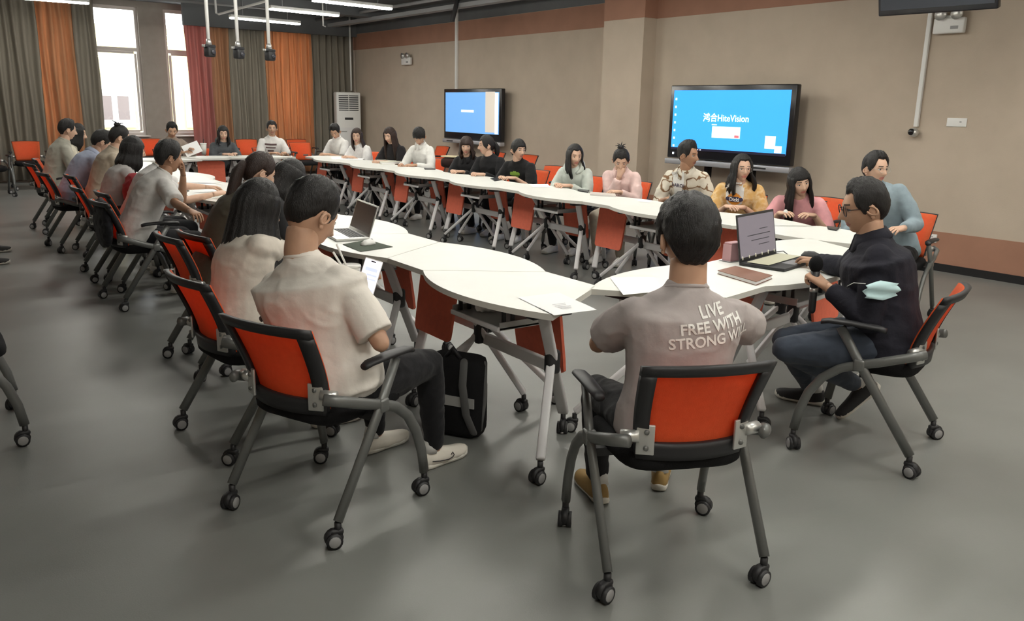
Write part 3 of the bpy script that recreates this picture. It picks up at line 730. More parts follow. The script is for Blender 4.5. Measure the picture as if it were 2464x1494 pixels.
def person(name, label, seat, az, head, top=('tee', 'white'), topmat=None, legs='black', hair='short', hcol='black', skin='light', look=None, hyaw=0., hpitch=0., hroll=0., hands=None, curl=(.35, .35),
           feet=None, knees=None, sw=.165, girth=1., glasses=None, vox=.0125, shoe=(.75, .74, .72), who='', hopt=None, sole=False, seedn=0, elbow=(None, None), legmat=None, sleeve=None, chairgap=.06, chair_az=None, hlen=.3, chairlab=None, neck=.03, hdrape=None, hs=1., nw=1., shh=.845):
    """seat, head: world points; hands, feet, knees: world points (left, right) or None"""
    root = Vector((seat[0], seat[1], 0)); rz = az2rz(az)
    T = Matrix.Translation(root) @ Matrix.Rotation(rz, 4, 'Z'); Ti = T.inverted()
    hl = Ti @ Vector(head); rnd = random.Random(seedn+len(PEOPLE)*13)
    HIP = Vector((0, -.02, .53)); nlab = 0
    azc = math.degrees(math.atan2(-head[0], -head[1]))
    if look is not None: hyaw = (azc-look)-az
    hy = -R(hyaw)
    HR = (Matrix.Rotation(hy, 4, 'Z') @ Matrix.Rotation(R(hpitch), 4, 'X') @ Matrix.Rotation(R(hroll), 4, 'Y'))
    side = math.atan2(hl.x, hl.z-.53)
    def spine(a, k):
        pts = []; p = HIP.copy(); n = 26; st = .50*k/n
        for i in range(n+1):
            an = a*(.62+.6*i/n); up = Vector((0, math.sin(an), math.cos(an))); pts.append((p.copy(), up)); p = p+up*st
        Rm = Matrix.Translation(HIP) @ Matrix.Rotation(side, 4, 'Y') @ Matrix.Translation(-HIP)
        return [(Rm @ q, (Rm.to_3x3() @ u)) for q, u in pts]
    best = None
    for ia in range(-14, 66, 2):
        for ik_ in range(0, 17):
            a, k = R(ia), .86+.02*ik_
            nb, up = spine(a, k)[-1]; hc = nb+up*neck+(HR @ Vector((0, .018, .112)))
            e = (hc-hl).length+abs(k-1)*.04
            if best is None or e < best[0]: best = (e, a, k)
    _, a, k = best; sp = spine(a, k); NB, NU = sp[-1]; HCp = NB+NU*neck+(HR @ Vector((0, .018, .112)))
    HM = Matrix.Translation(HCp) @ HR @ Matrix.Scale(hs, 4)
    def at(h): return sp[int(round(h*26))]
    PEOPLE.append((name, best[0], math.degrees(a), k))
    X_ = (Matrix.Rotation(side, 3, 'Y') @ Vector((1, 0, 0)))
    def torso(mb, g, r0=0., bot=True):
        rs = []
        prof = [(0, .150, .105, -.07), (0, .172, .128, -.03), (.10, .170, .125, 0), (.32, .150, .112, 0), (.52, .160, .116, 0), (.70, .174, .118, 0), (.82, .170*sw/.165, .108, 0), (.90, .148*sw/.165, .092, 0), (.96, .108*sw/.165, .076, 0), (1, .072, .064, 0), (1, .055, .055, .03)]
        for h, rx, ry, dz in prof:
            c, u = at(h); f = X_.cross(u)*-1.; f = u.cross(X_)
            c = c+u*dz; rx = (rx+r0)*(g if h < .9 else 1); ry = (ry+r0)*(g if h < .9 else 1)
            rs.append([c+X_*rx*math.cos(q)+f*ry*math.sin(q) for q in [2*PI*i/20 for i in range(20)]])
        mb.rings(rs)
    shc, shu = at(shh); S_ = [shc-X_*sw*1.02, shc+X_*sw*1.02]
    fw = shu.cross(X_)
    hx = rnd.uniform(.07, .15); default = [Vector((-hx, .41+rnd.uniform(-.03, .03), .772)), Vector((hx, .41+rnd.uniform(-.03, .03), .772))]
    arms = []
    for i, s in enumerate((-1, 1)):
        hd = hands[i] if hands is not None else None
        t = default[i] if hd is None else ((HM @ Vector((s*.015, .125, -.095))+Vector((0, 0, -.03))) if hd == 'mouth' else (Ti @ Vector(hd)))
        pole = Vector((s*.55, -.25, -1)) if elbow[i] is None else ((Ti @ Vector(elbow[i][1]))-S_[i] if elbow[i][0] == 'w' else Vector(elbow[i]))
        if elbow[i] is not None and elbow[i][0] == 'w':
            e = S_[i]+pole.normalized()*.285; t = e+(t-e).normalized()*.245
        else: e, t = ik(S_[i], t, .285, .245, pole)
        arms.append((S_[i], e, t))
    hipw = .088*girth; legsj = []
    for i, s in enumerate((-1, 1)):
        h = Vector((s*hipw, 0, .525)); an = Vector((s*.13, .36, .085)) if (feet is None or feet[i] is None) else (Ti @ Vector(feet[i][:3]))
        if knees and knees[i] is not None: kn = Ti @ Vector(knees[i])
        else: kn, an = ik(h, an, .43, .42, Vector((s*.15, 1, .45)))
        legsj.append((h, kn, an))
    root_o = empty('person', root, rz); tag(root_o, label, 'person', 'people seated round the tables')
    fine = vox
    # body
    b = MB(); torso(b, girth*.9, -.012)
    b.tube([NB-NU*.03, NB+NU*.03, HCp+(HR @ Vector((0, -.018, -.055)))], [.064*nw, .056*nw, .054*nw], 14)
    for (s0, e, w) in arms:
        b.tube([s0.lerp(e, .08), s0.lerp(e, .5), e], [.042, .040, .035], 12, 0, True); b.tube([e, e.lerp(w, .35), w], [.036, .037, .0245], 12, 0, True)
    for (h, kn, an) in legsj:
        b.tube([h, kn], [.07, .048], 12, 0, True); b.tube([kn, kn.lerp(an, .35), an], [.046, .05, .034], 12, 0, True)
    bme = remesh(b, [SKIN[skin], M_lip[skin], HAIR['black'], M_eye, M_brow], 'body', max(.011, fine), 3)
    hb = MB(); head_mesh(hb, HM, 1., hair not in ('long', 'bob'))
    for i, s in enumerate((-1, 1)):
        S0, e, w = arms[i]; d = (w-e).normalized()
        if hands is None or hands[i] is None: d = (d+Vector((-s*.35, .5, .0))); d.z *= .25; d.normalize()
        if hands is not None and hands[i] == 'mouth': d = (Vector((-s*.25, -.15, 1))).normalized()
        up = Vector((s*.25, 0, 1)) if not (hands is not None and hands[i] == 'mouth') else Vector((0, 1, .1)); up = (up-d*up.dot(d)).normalized(); x = d.cross(up)
        Mh = Matrix((x, d, up)).transposed().to_4x4(); Mh.translation = w+d*.015
        hand_mesh(hb, Mh, -s, curl[i])
    bm = bmesh.new(); bm.from_mesh(bme); hm = hb.mesh('h', [SKIN[skin]]); bm.from_mesh(hm); bm.to_mesh(bme); bm.free(); bpy.data.meshes.remove(hm)
    obj('body', bme, root_o)
    # clothes
    kind, colr = top; c = topmat or cloth(colr if isinstance(colr, str) else name, {'white': (.80, .79, .77)}.get(colr, colr) if isinstance(colr, str) else colr)
    tmb = MB(); torso(tmb, girth*1.06, .008)
    loose = .012 if kind in ('tee',) else .006
    sl = sleeve if sleeve is not None else (.86 if kind == 'tee' else 1.92)
    for (s0, e, w) in arms:
        s0i = s0+(shc-s0)*.12
        if sl <= 1: tmb.tube([s0i, s0.lerp(e, sl*.5), s0.lerp(e, sl)], [.062+loose*.4, .058+loose, .060+loose*1.2], 14, 0, False)
        else:
            tmb.tube([s0i, s0.lerp(e, .5), e], [.064, .060+loose, .054+loose], 14, 0, True)
            tmb.tube([e, e.lerp(w, (sl-1)*.5), e.lerp(w, sl-1)], [.054+loose, .050+loose*.7, .040+loose*.5], 14, 0, False)
        tmb.ell(s0+(shc-s0)*.10-shu*.004, (.062, .066, .060), 14, 9)
    nm = {'tee': 't_shirt', 'shirt': 'shirt', 'hoodie': 'hoodie', 'jacket': 'jacket', 'long': 'top'}[kind]
    sme = remesh(tmb, [c], nm, fine*.9, 6, .0060, 5.5, rnd.uniform(0, 50))
    so = obj(nm, sme, root_o)
    col_ = MB()
    if kind in ('tee', 'long'):
        col_.torus(NB+NU*.004+fw*.004, NU+fw*.25, .070, .008, 24, 8, 0, None, 1.0, .98); col_.build('neckband', c, so)
    elif kind == 'hoodie':
        hp = [NB+X_*(.105*math.cos(q))+fw*(.085*math.sin(q)+.0)+NU*(.0+.03*(-math.sin(q))) for q in [R(-230+280*i/16) for i in range(17)]]
        col_.tube(hp, [.018+.022*math.sin(PI*i/16) for i in range(17)], 10, 0, True); col_.build('hood', c, so)
    else:
        rs = []
        for i in range(21):
            q = R(-255+330*i/20); d = X_*math.cos(q)+fw*math.sin(q); fr_ = max(0, math.sin(q)); 
            p = NB+d*.066
            rs.append([p+NU*(.03-.015*fr_), p+NU*(.036-.015*fr_)+d*.006, p+d*(.030+.016*fr_)-NU*(.012+.035*fr_), p+d*(.024+.014*fr_)-NU*(.020+.035*fr_), p-NU*.02])
        col_.rings(rs, 0, True); col_.build('collar', c, so)
    pc = legmat or cloth('trousers_'+(legs if isinstance(legs, str) else name), {'black': (.014, .014, .016), 'denim': (.045, .055, .075), 'khaki': (.42, .38, .31), 'grey': (.12, .12, .125), 'dark': (.02, .02, .025)}.get(legs, legs) if isinstance(legs, str) else legs)
    p = MB(); p.ell(HIP+Vector((0, 0, -.005)), (.178*girth, .135*girth, .105), 18, 10)
    for (h, kn, an) in legsj:
        p.tube([h, h.lerp(kn, .5), kn], [.090*girth, .078*girth, .062], 14, 0, True)
        p.tube([kn, kn.lerp(an, .35), kn.lerp(an, .93)], [.062, .060, .046], 14, 0, True)
    obj('trousers', remesh(p, [pc], 'trousers', fine, 4, .006, 7., rnd.uniform(0, 50)), root_o)
    # shoes
    sm = mat('shoe_%d_%d_%d' % tuple(int(q*100) for q in shoe), shoe, rough=.7, var=.06, vscale=20); so_m = mat('shoe_sole', (.62, .60, .54), rough=.7)
    for i, s in enumerate((-1, 1)):
        h, kn, an = legsj[i]; g = MB()
        d = Vector((an.x-kn.x, an.y-kn.y, 0)); toe = Vector((s*.12, 1, 0))
        if feet is not None and feet[i] is not None and len(feet[i]) > 3: toe = Ti.to_3x3() @ Vector((math.sin(R(feet[i][3])), math.cos(R(feet[i][3])), 0))
        toe.z = 0; toe.normalize(); pit = 0
        if an.z > .12: pit = -R(48)
        x = Vector((toe.y, -toe.x, 0)); Mf = Matrix((x, toe, Vector((0, 0, 1)))).transposed().to_4x4(); Mf.translation = an
        if pit: Mf = Mf @ Matrix.Rotation(pit, 4, 'X')
        dz = -min(an.z, .095)
        shoe_mesh(g, dz); g.build('shoe', [sm, so_m, pc if False else mat('sock', (.6, .6, .58), rough=.9)], root_o, M=Mf)
    # hair
    ho = dict(front=36., side=-4., nape=-36., top=.022, low=.007, seed=len(PEOPLE)*3.1)
    hmb = MB(); dn = (Vector((0, 0, -1))*.45-NU*.55).normalized()
    if hair == 'short': ho.update(puff=.010)
    elif hair == 'crop': ho.update(top=.024, low=.0035, front=40, nape=-26)
    elif hair in ('long', 'bob', 'pony', 'bun'): ho.update(front=33., side=-14 if hair != 'bun' else -4, nape=-44, top=.018, low=.012)
    if hopt: ho.update(hopt)
    hair_cap(hmb, HM, **ho)
    if hair in ('long', 'bob'):
        hair_drape(hmb, HM, HCp, dn, hlen if hair == 'long' else min(hlen, .17), seed=len(PEOPLE), **(hdrape or {}))
    if hair == 'pony':
        b0 = HM @ Vector((0, -.105, .02)); hmb.tube([b0+HR @ Vector((0, .02, .01)), b0, b0+dn*.05+HR @ Vector((0, -.025, -.01)), b0+dn*.5*hlen+HR @ Vector((0, -.02, -.02)), b0+dn*hlen+HR @ Vector((0, .0, -.02))], [.02, .03, .038, .034, .01], 14, 0, True)
    if hair == 'bun':
        b0 = HM @ Vector((0.01, -.045, .125)); hmb.ell((0, 0, 0), (.034, .036, .026), 14, 9, 0, Matrix.Translation(b0) @ HR)
        for q in range(7):
            aa = q*.9; hmb.tube([b0, b0+HR @ Vector((.03*math.cos(aa), .03*math.sin(aa), .025)), b0+HR @ Vector((.06*math.cos(aa), .06*math.sin(aa), .02+.008*(q % 3)))], [.008, .006, .002], 6)
    hmb.build('hair', HAIR[hcol], root_o)
    if glasses:
        gm = mat('glasses_'+glasses, {'dark': (.03, .012, .01), 'metal': (.45, .43, .40)}[glasses], rough=.3, metal=.0 if glasses == 'dark' else .8)
        g = MB(); rr = .0024 if glasses == 'dark' else .0013
        for s in (-1, 1):
            g.torus((s*.034, .0955, 0), (0, 1, 0), .023, rr, 22, 6, 0, HM, 1.12, .86)
            g.tube([(s*.059, .090, .006), (s*.079, .03, .006), (s*.081, -.02, .002)], rr, 6, 0, M=HM)
        g.tube([(-.011, .099, .004), (0, .103, .007), (.011, .099, .004)], rr, 6, 0, M=HM); g.build('glasses', gm, root_o)
    if who:
        c_az = az if chair_az is None else chair_az
        cp = root+Matrix.Rotation(az2rz(c_az), 3, 'Z') @ Vector((0, chairgap, 0))
        chair(cp.x, cp.y, c_az, chairlab or ('orange-backed black chair under '+who), 'orange-backed chairs in use')
    return dict(root=root_o, shirt=so, T=T, NB=NB, NU=NU, fw=fw, X=X_, HM=HM, at=at, arms=arms, HR=HR, legs=legsj)
def shoe_mesh(g, dz):
    # shoe around the ankle at the origin, toe along +Y, sole at z = dz
    rs = []
    for y, w, h, lift in ((-.075, .018, .055, .006), (-.062, .030, .075, .0), (-.03, .036, .082, 0), (.02, .037, .075, 0), (.07, .041, .058, 0), (.11, .044, .048, 0), (.15, .042, .040, .002), (.178, .032, .030, .006), (.192, .014, .018, .012)):
        rs.append([Vector((w*math.copysign(abs(math.cos(a))**.8, math.cos(a)), y, dz+.018+lift+(h*max(0, math.sin(a)) if math.sin(a) > 0 else -.004))) for a in [2*PI*i/16 for i in range(16)]])
    g.rings(rs, 0, True)
    rs = []
    for y, w, lift in ((-.082, .014, .010), (-.068, .032, .002), (-.03, .038, 0), (.03, .037, 0), (.09, .044, 0), (.14, .045, 0), (.175, .036, .004), (.198, .014, .012)):
        rs.append([Vector((w*math.cos(a)**1, y, dz+lift+.015+.015*math.copysign(abs(math.sin(a))**.4, math.sin(a)))) for a in [2*PI*i/14+.001 for i in range(14)]])
    g.rings(rs, 1, True)
    g.tube([(0, -.03, dz+.075), (0, -.02, dz+.125)], [.036, .034], 12, 2)
def project_print(pr, name, m, tris, origin, n, r, u, off=.003):
    """wrap a flat print (list of (verts2d, faces)) on a person's shirt; origin, n, r, u in the person's frame"""
    me = pr['shirt'].data; bvh = BVHTree.FromPolygons([v.co for v in me.vertices], [p.vertices[:] for p in me.polygons])
    n = n.normalized(); vs, fs = tris; out = []
    for v in vs:
        p = origin+r*v[0]+u*v[1]+n*.3
        h = bvh.ray_cast(p, -n); out.append((h[0]+n*off) if h[0] is not None else (origin+r*v[0]+u*v[1]))
    return MB().add(out, fs, 0, False).build(name, m, pr['shirt'])
def grid2d(w, h, nx=10, ny=8, shape=None):
    vs = []; fs = []
    for j in range(ny+1):
        for i in range(nx+1): vs.append((w*(i/nx-.5), h*(j/ny-.5)))
    for j in range(ny):
        for i in range(nx):
            c = (w*((i+.5)/nx-.5), h*((j+.5)/ny-.5))
            if shape is None or shape(c[0]/(w/2), c[1]/(h/2)):
                a = j*(nx+1)+i; fs.append((a, a+1, a+nx+2, a+nx+1))
    return vs, fs

# ---- foreground
def fwdv(az): return Vector((math.sin(R(az)), math.cos(R(az)), 0))
def seat_for(head, az, d=.20): q = Vector(head)-fwdv(az)*d; return (q.x, q.y)
def pc(m): return m
M_greytee = mat('grey_tee', (.40, .36, .35), rough=.95, var=.08, vscale=10, bump=.15, bscale=45, spec=.15)
N1 = person('grey_tee', 'man in a grey T-shirt with white lettering, seen from behind', (2.12, 1.87), 25, tuple(P(1657, 575, z=1.175)), topmat=M_greytee, hair='crop', who='the man in the grey lettered T-shirt', vox=.0085, skin='mid', sw=.182, girth=1.08,
            hopt=dict(nape=-42, low=.019, top=.034, side=-6), hands=((2.32, 2.36, .72), (2.62, 2.16, .72)), elbow=(('w', tuple(P(1412, 850, z=.70))), ('w', tuple(P(1838, 815, z=.72)))), sleeve=.68, curl=(.6, .4),
            feet=(tuple(P(1437, 1150, z=.09))+(20,), tuple(P(1590, 1120, z=.09))+(50,)), shoe=(.36, .23, .08), hpitch=-6, hyaw=4, neck=.055, chairgap=.03, hs=1.08, nw=1.16, shh=.815)
M_tee1 = mat('white_tee', (.76, .72, .66), rough=.95, var=.04, vscale=10, bump=.15, bscale=45, spec=.15)
L1 = person('white_tee', 'man in a white T-shirt looking down at his phone in the foreground', (1.345, 2.98), 68, tuple(P(738, 522, z=1.165)), topmat=M_tee1, hair='crop', who='the man in white looking at his phone', vox=.0085, skin='mid', sw=.186, girth=1.32,
            hopt=dict(low=.004, top=.026, nape=-24), hpitch=-26, hyaw=8, hands=(tuple(P(845, 690, z=.84)), tuple(P(868, 712, z=.84))), curl=(.75, .8), elbow=(None, ('w', tuple(P(930, 850, z=.69)))),
            feet=(tuple(P(905, 1040, z=.09))+(78,), tuple(P(1045, 1075, z=.09))+(80,)), shoe=(.74, .70, .62), neck=.07, chairgap=-.03, hs=1.12, nw=1.18, shh=.80)
M_jack = mat('black_jacket', (.016, .016, .024), rough=.85, var=.15, vscale=12, bump=.4, bscale=30, spec=.25)
N2 = person('teacher', 'man in a dark jacket and dark-framed glasses using the laptop', (3.76, 2.02), -36, tuple(P(2082, 500, z=1.17)), top=('jacket', 'x'), topmat=M_jack, hair='short', who='the man in the dark jacket', vox=.0085, skin='mid', glasses='dark', sw=.185, girth=1.26,
            legs='denim', hpitch=-10, look=-72, hopt=dict(nape=-34, low=.010, top=.020, front=40, side=-6), hands=(tuple(P(1990, 690, z=.80)), tuple(P(1965, 628, z=.80))), curl=(1.0, .55), chair_az=-17, chairgap=.02, hs=1.05, nw=1.12,
            knees=(tuple(P(1890, 840, z=.50)), tuple(P(1895, 838, z=.48)+Vector((.12, .10, 0)))), feet=(tuple(P(2062, 925, z=.20))+(-40,), tuple(P(1985, 960, z=.09)+Vector((.1, .15, 0)))+(-20,)), shoe=(.02, .02, .022), elbow=(Vector((-.5, -.9, -.4)), None))
# ---- left row
LROW = []
def left(nm, label, who, head, az=90, d=.22, **k):
    r = person(nm, label, k.pop('seat', None) or seat_for(head, az, d), az, head, who=who, **k); LROW.append(r); return r
L2 = left('l2', 'woman with long black hair and a pale blouse beside the foreground man', 'the woman with long black hair', tuple(P(612, 500, X=1.42)), 84, .12, topmat=cloth('pale_blouse', (.62, .57, .50)), hair='long', hlen=.66, hs=1.08, hpitch=-18, hdrape=dict(flare=.55, taper=1.0, wave=.01), seat=(1.28, 3.84), vox=.010, top=('long', 'x'), hopt=dict(front=30), sleeve=1.3, hands=(None, tuple(P(815, 560, z=.80))))
L3 = left('l3', 'woman with brown tied-back hair in a dark olive top, leaning forward', 'the woman with brown tied-back hair', tuple(P(628, 402, X=1.88)), 88, .34, topmat=cloth('olive_top', (.085, .075, .055)), hair='pony', hlen=.42, hcol='brown', hpitch=-22, top=('long', 'x'), hopt=dict(side=-2))
L4 = left('l4', 'woman with black hair bent low over the table', 'the woman bent low over the table', tuple(P(708, 412, X=2.12)), 84, .44, topmat=cloth('black_top2', (.03, .03, .032)), hair='bob', hlen=.14, hpitch=-35, top=('long', 'x'))
L5 = left('l5', 'man in a white T-shirt holding his hand to his mouth', 'the man with a hand at his mouth', tuple(P(405, 378, X=1.86)), 86, .30, topmat=cloth('white_tee2', (.60, .59, .57)), hair='short', hpitch=-8, skin='tan', hands=('mouth', tuple(P(498, 548, z=.70))), curl=(1.3, .5), hopt=dict(top=.03, low=.012, front=30))
L6 = left('l6', 'mostly hidden person in white with both forearms on the table', 'the mostly hidden person in white', tuple(P(400, 372, X=2.02)), 90, .30, topmat=cloth('white_tee3', (.62, .61, .60)), hair='short', hpitch=-20, hands=(tuple(P(520, 455, z=.79)), tuple(P(512, 468, z=.79))))
L7 = left('l7', 'woman with long dark hair and glasses in a pale grey T-shirt', 'the woman with dark hair and glasses', tuple(P(318, 362, X=1.86)), 92, .24, topmat=cloth('pale_grey_tee', (.48, .46, .45)), hair='bob', hlen=.16, hpitch=-10, glasses='metal', hopt=dict(front=14))
L8 = left('l8', 'person in a beige top half hidden by the woman with glasses', 'the person in beige', tuple(P(287, 326, X=2.05)), 90, .26, topmat=cloth('beige_top', (.42, .36, .28)), hair='bun', hpitch=-15, top=('long', 'x'))
L9 = left('l9', 'person in a light blue shirt leaning over the table', 'the person in the light blue shirt', tuple(P(243, 342, X=1.96)), 86, .36, topmat=cloth('blue_shirt', (.36, .40, .52)), hair='short', hpitch=-28, top=('shirt', 'x'), hopt=dict(top=.028, low=.012))
L10 = left('l10', 'boy in a grey-green T-shirt at the left end of the row', 'the boy in the grey-green T-shirt', tuple(P(163, 310, X=1.88)), 84, .22, topmat=cloth('greygreen_tee', (.40, .39, .33)), hair='short', hpitch=-10)
L11 = left('l11', 'woman with dark hair hidden behind the boy in grey-green', 'the hidden woman behind the boy in grey-green', tuple(P(186, 322, X=2.1)), 100, .25, topmat=cloth('cream_top', (.55, .52, .42)), hair='bob', hpitch=-12)
# ---- far end
def endp(nm, label, who, px, py, Y, **k):
    h = tuple(P(px, py, Y=Y)); return person(nm, label, (h[0], h[1]+.16), 180, h, who=who, **k)
E1 = endp('e1', 'person reading a white sheet in front of the narrow bright window', 'the person reading a sheet', 415, 314, 14.0, topmat=cloth('taupe_top', (.30, .24, .20)), hair='short', look=8, hpitch=-22, skin='mid', top=('long', 'x'), hands=(tuple(P(462, 362, Y=13.68)), tuple(P(440, 366, Y=13.68))))
E2 = endp('e2', 'woman in a dark grey hoodie in front of the red curtain', 'the woman in the dark grey hoodie', 538, 322, 14.0, topmat=cloth('dark_hoodie', (.085, .092, .10)), top=('hoodie', 'x'), hair='bob', hlen=.16, look=6, hpitch=-4, hopt=dict(front=26))
E3 = endp('e3', 'man with glasses in a white printed T-shirt before the orange curtain', 'the man with glasses before the orange curtain', 655, 310, 14.0, topmat=cloth('white_tee4', (.68, .67, .65)), hair='short', look=4, glasses='metal', skin='mid', sw=.175)
# ---- far row
def far(nm, label, who, px, py, az=-96, X=6.2, d=.2, **k):
    h = tuple(P(px, py, X=X)); return person(nm, label, k.pop('seat', None) or seat_for(h, az, d), az, h, who=who, **k)
P1 = far('p1', 'boy in a white T-shirt looking down beside the air conditioner', 'the boy in white looking down', 803, 316, -110, topmat=cloth('white_tee5', (.70, .69, .67)), hair='short', look=-18, hpitch=-32, skin='mid', hopt=dict(top=.028))
P2 = far('p2', 'woman with wavy dark hair in a white T-shirt writing', 'the woman in the white T-shirt', 858, 327, -110, topmat=cloth('white_tee6', (.74, .73, .72)), hair='long', hlen=.2, look=-12, hpitch=-4, hopt=dict(front=30), hcol='brown')
P3 = far('p3', 'woman in black with very long dark hair over her shoulder', 'the woman with very long dark hair', 938, 326, -112, topmat=cloth('black_top3', (.022, .02, .022)), hair='long', hlen=.40, hcol='brown', look=-38, hpitch=-14, hopt=dict(front=28))
P4 = far('p4', 'boy in a white collared shirt looking down', 'the boy in the white shirt', 1003, 328, -112, top=('shirt', 'x'), topmat=cloth('white_shirt', (.76, .76, .73)), hair='short', look=-8, hpitch=-34, skin='mid', hopt=dict(front=16, top=.03, low=.014))
P5 = far('p5', 'woman in black with bobbed brown hair beside a bag of books', 'the woman in black with bobbed hair', 1121, 352, -118, topmat=cloth('black_jacket2', (.022, .022, .024)), top=('jacket', 'x'), hair='bob', hlen=.12, hcol='brown', look=-6, hpitch=-4, hopt=dict(front=12))
P6 = far('p6', 'woman in black turning her face away towards her neighbour', 'the woman turning her face away', 1173, 350, -112, topmat=cloth('black_top4', (.020, .020, .022)), top=('long', 'x'), hair='pony', hlen=.2, look=-78, hpitch=-4)
P7 = far('p7', 'woman with glasses in a black T-shirt with a green print', 'the woman with the green print', 1243, 362, -112, topmat=cloth('black_tee5', (.016, .016, .017)), hair='pony', hlen=.1, look=32, hpitch=-4, glasses='metal', hopt=dict(front=22), sw=.17)
P8 = far('p8', 'woman with dark hair in a pale mint hoodie', 'the woman in the mint hoodie', 1378, 374, -112, topmat=cloth('mint_hoodie', (.55, .60, .55)), top=('hoodie', 'x'), hair='long', hlen=.20, look=20, hpitch=-8, hopt=dict(front=38))
P9 = far('p9', 'woman in a pale pink jacket with hair in a bun, hand at her mouth', 'the woman in the pale pink jacket', 1488, 386, -114, topmat=cloth('pink_jacket', (.74, .55, .52)), top=('jacket', 'x'), hair='bun', look=2, hpitch=-30, hands=(None, 'mouth'), curl=(.4, 1.2), legs='khaki', hopt=dict(front=34))
M_squig = ramp_mat('cream_squiggle', 'voronoi', 9., [(0, (.66, .62, .53)), (.40, (.66, .62, .53)), (.44, (.20, .11, .06)), (.50, (.22, .13, .07)), (.54, (.66, .62, .53)), (1, (.68, .64, .56))])
P10 = far('p10', 'man in a cream shirt with brown squiggles looking to the right', 'the man in the cream printed shirt', 1652, 374, -118, d=.24, top=('shirt', 'x'), topmat=M_squig, hair='crop', skin='tan', look=58, hpitch=0, sw=.178, sleeve=1.35, hopt=dict(top=.034, low=.004, puff=.012))
M_batik = ramp_mat('orange_batik', 'noise', 13., [(0, (.55, .24, .07)), (.42, (.68, .42, .16)), (.52, (.74, .54, .30)), (.62, (.62, .34, .12)), (1, (.40, .20, .08))], detail=4)
P11 = far('p11', 'woman with glasses in an orange patterned shirt', 'the woman in the orange patterned shirt', 1782, 406, -122, d=.22, topmat=M_batik, hair='long', hlen=.18, hdrape=dict(flare=.4, taper=.95, wave=.012), look=22, glasses='metal', hopt=dict(front=40), sw=.172, sleeve=1.12, girth=1.05)
P12 = far('p12', 'woman in a pink T-shirt with long black hair, head tilted', 'the woman in the pink T-shirt', 1926, 440, -122, d=.28, hdrape=dict(flare=.3, wave=.01), topmat=cloth('pink_tee', (.70, .34, .36)), hair='long', hlen=.34, look=24, hroll=14, hpitch=-8, hopt=dict(front=20))
P13 = far('p13', 'man with clear glasses in a blue denim jacket', 'the man in the denim jacket', 2090, 408, -104, seat=(6.42, 3.42), X=6.15, topmat=cloth('denim_jacket', (.26, .33, .37)), top=('jacket', 'x'), hair='short', look=44, glasses='metal', hopt=dict(front=44, top=.026, low=.012, part=.02), sw=.178)

# ------------------------------------------------------------------ prints on clothes
def anchor(pr, px, py):
    me = pr['shirt'].data; bvh = BVHTree.FromPolygons([v.co for v in me.vertices], [p.vertices[:] for p in me.polygons])
    Ti = pr['T'].inverted(); d = FWD*F+CR*(px-IW/2)-CU*(py-IH/2)
    h = bvh.ray_cast(Ti @ Vector((0, 0, CH)), Ti.to_3x3() @ d)
    return h[0], h[1]
M_print = mat('white_print', (.80, .79, .76), rough=.8)
h, n = anchor(N1, 1716, 760)
if h:
    n = Vector((n.x*.5, n.y, 0)).normalized(); u = Vector((0, 0, 1)); r = u.cross(n).normalized(); tilt = R(5)
    r, u = r*math.cos(tilt)+u*math.sin(tilt), u*math.cos(tilt)-r*math.sin(tilt)
    for i, (t_, sz, dx) in enumerate((('LIVE', .052, 0), ('FREE WITH', .050, -.004), ('STRONG WILL', .050, -.004))):
        project_print(N1, 'lettering', M_print, text_mesh(t_, sz, .012, .0012), h+r*dx-u*(.045*i), n, r, u)
def front(pr, px, py):
    h, n = anchor(pr, px, py); fw = pr['fw']; u = Vector((0, 0, 1)); n = (fw+Vector((0, 0, .1))).normalized(); r = u.cross(n).normalized()
    return h, n, r, n.cross(r)
h, n, r, u = front(P7, 1238, 420)
if h:
    g = mat('green_print', (.22, .38, .05), rough=.8)
    project_print(P7, 'print', g, grid2d(.14, .05, 12, 5, lambda x, y: y < .55*math.cos(x*1.6)+.3), h+u*.015, n, r, u)
    project_print(P7, 'print', g, grid2d(.10, .022, 10, 4), h-u*.03, n, r, u)
h, n, r, u = front(E3, 652, 352)
if h:
    dk = mat('dark_print', (.10, .06, .06), rough=.8)
    for q, (w_, hh) in enumerate(((.20, .028), (.16, .022), (.10, .03))): project_print(E3, 'print', dk, grid2d(w_, hh, 10, 3), h+u*(.03-q*.055), n, r, u)
h, n, r, u = front(P10, 1632, 440)
if h:
    project_print(P10, 'inner_t_shirt', mat('white_tee_in', (.78, .78, .76), rough=.9), grid2d(.17, .30, 12, 18, lambda x, y: abs(x) < .55+.2*y), h-u*.03, n, r, u, .004)
    project_print(P10, 'lettering', mat('navy_print', (.06, .05, .09)), text_mesh('LAROI', .045, .012, .001), h-u*.035, n, r, u, .008)
h, n, r, u = front(P11, 1768, 465)
if h:
    project_print(P11, 'inner_t_shirt', mat('white_tee_in'), grid2d(.16, .22, 14, 18, lambda x, y: x*x+y*y*.7 < 1), h+u*.0, n, r, u, .004)
    project_print(P11, 'badge', mat('orange_print', (.75, .28, .03)), grid2d(.13, .10, 16, 12, lambda x, y: x*x+y*y < 1), h-u*.045, n, r, u, .007)
    project_print(P11, 'badge_band', mat('navy_band', (.03, .025, .07)), grid2d(.155, .042, 16, 8, lambda x, y: x*x*.8+y*y < 1), h-u*.045, n, r, u, .010)
    project_print(P11, 'lettering', mat('white_tee_in'), text_mesh('Dicki', .042, .012, .001), h-u*.058, n, r, u, .013)
for c in L1['root'].children:
    if c.name.startswith('shoe') and c.location.x > 0:
        MB().tube([(.0405, -.045, -.045), (.0425, .0, -.056), (.0450, .05, -.062), (.0445, .075, -.058), (.0425, .085, -.050), (.039, .078, -.036), (.041, .068, -.045)], .0022, 6).build('swoosh', M_black, c)

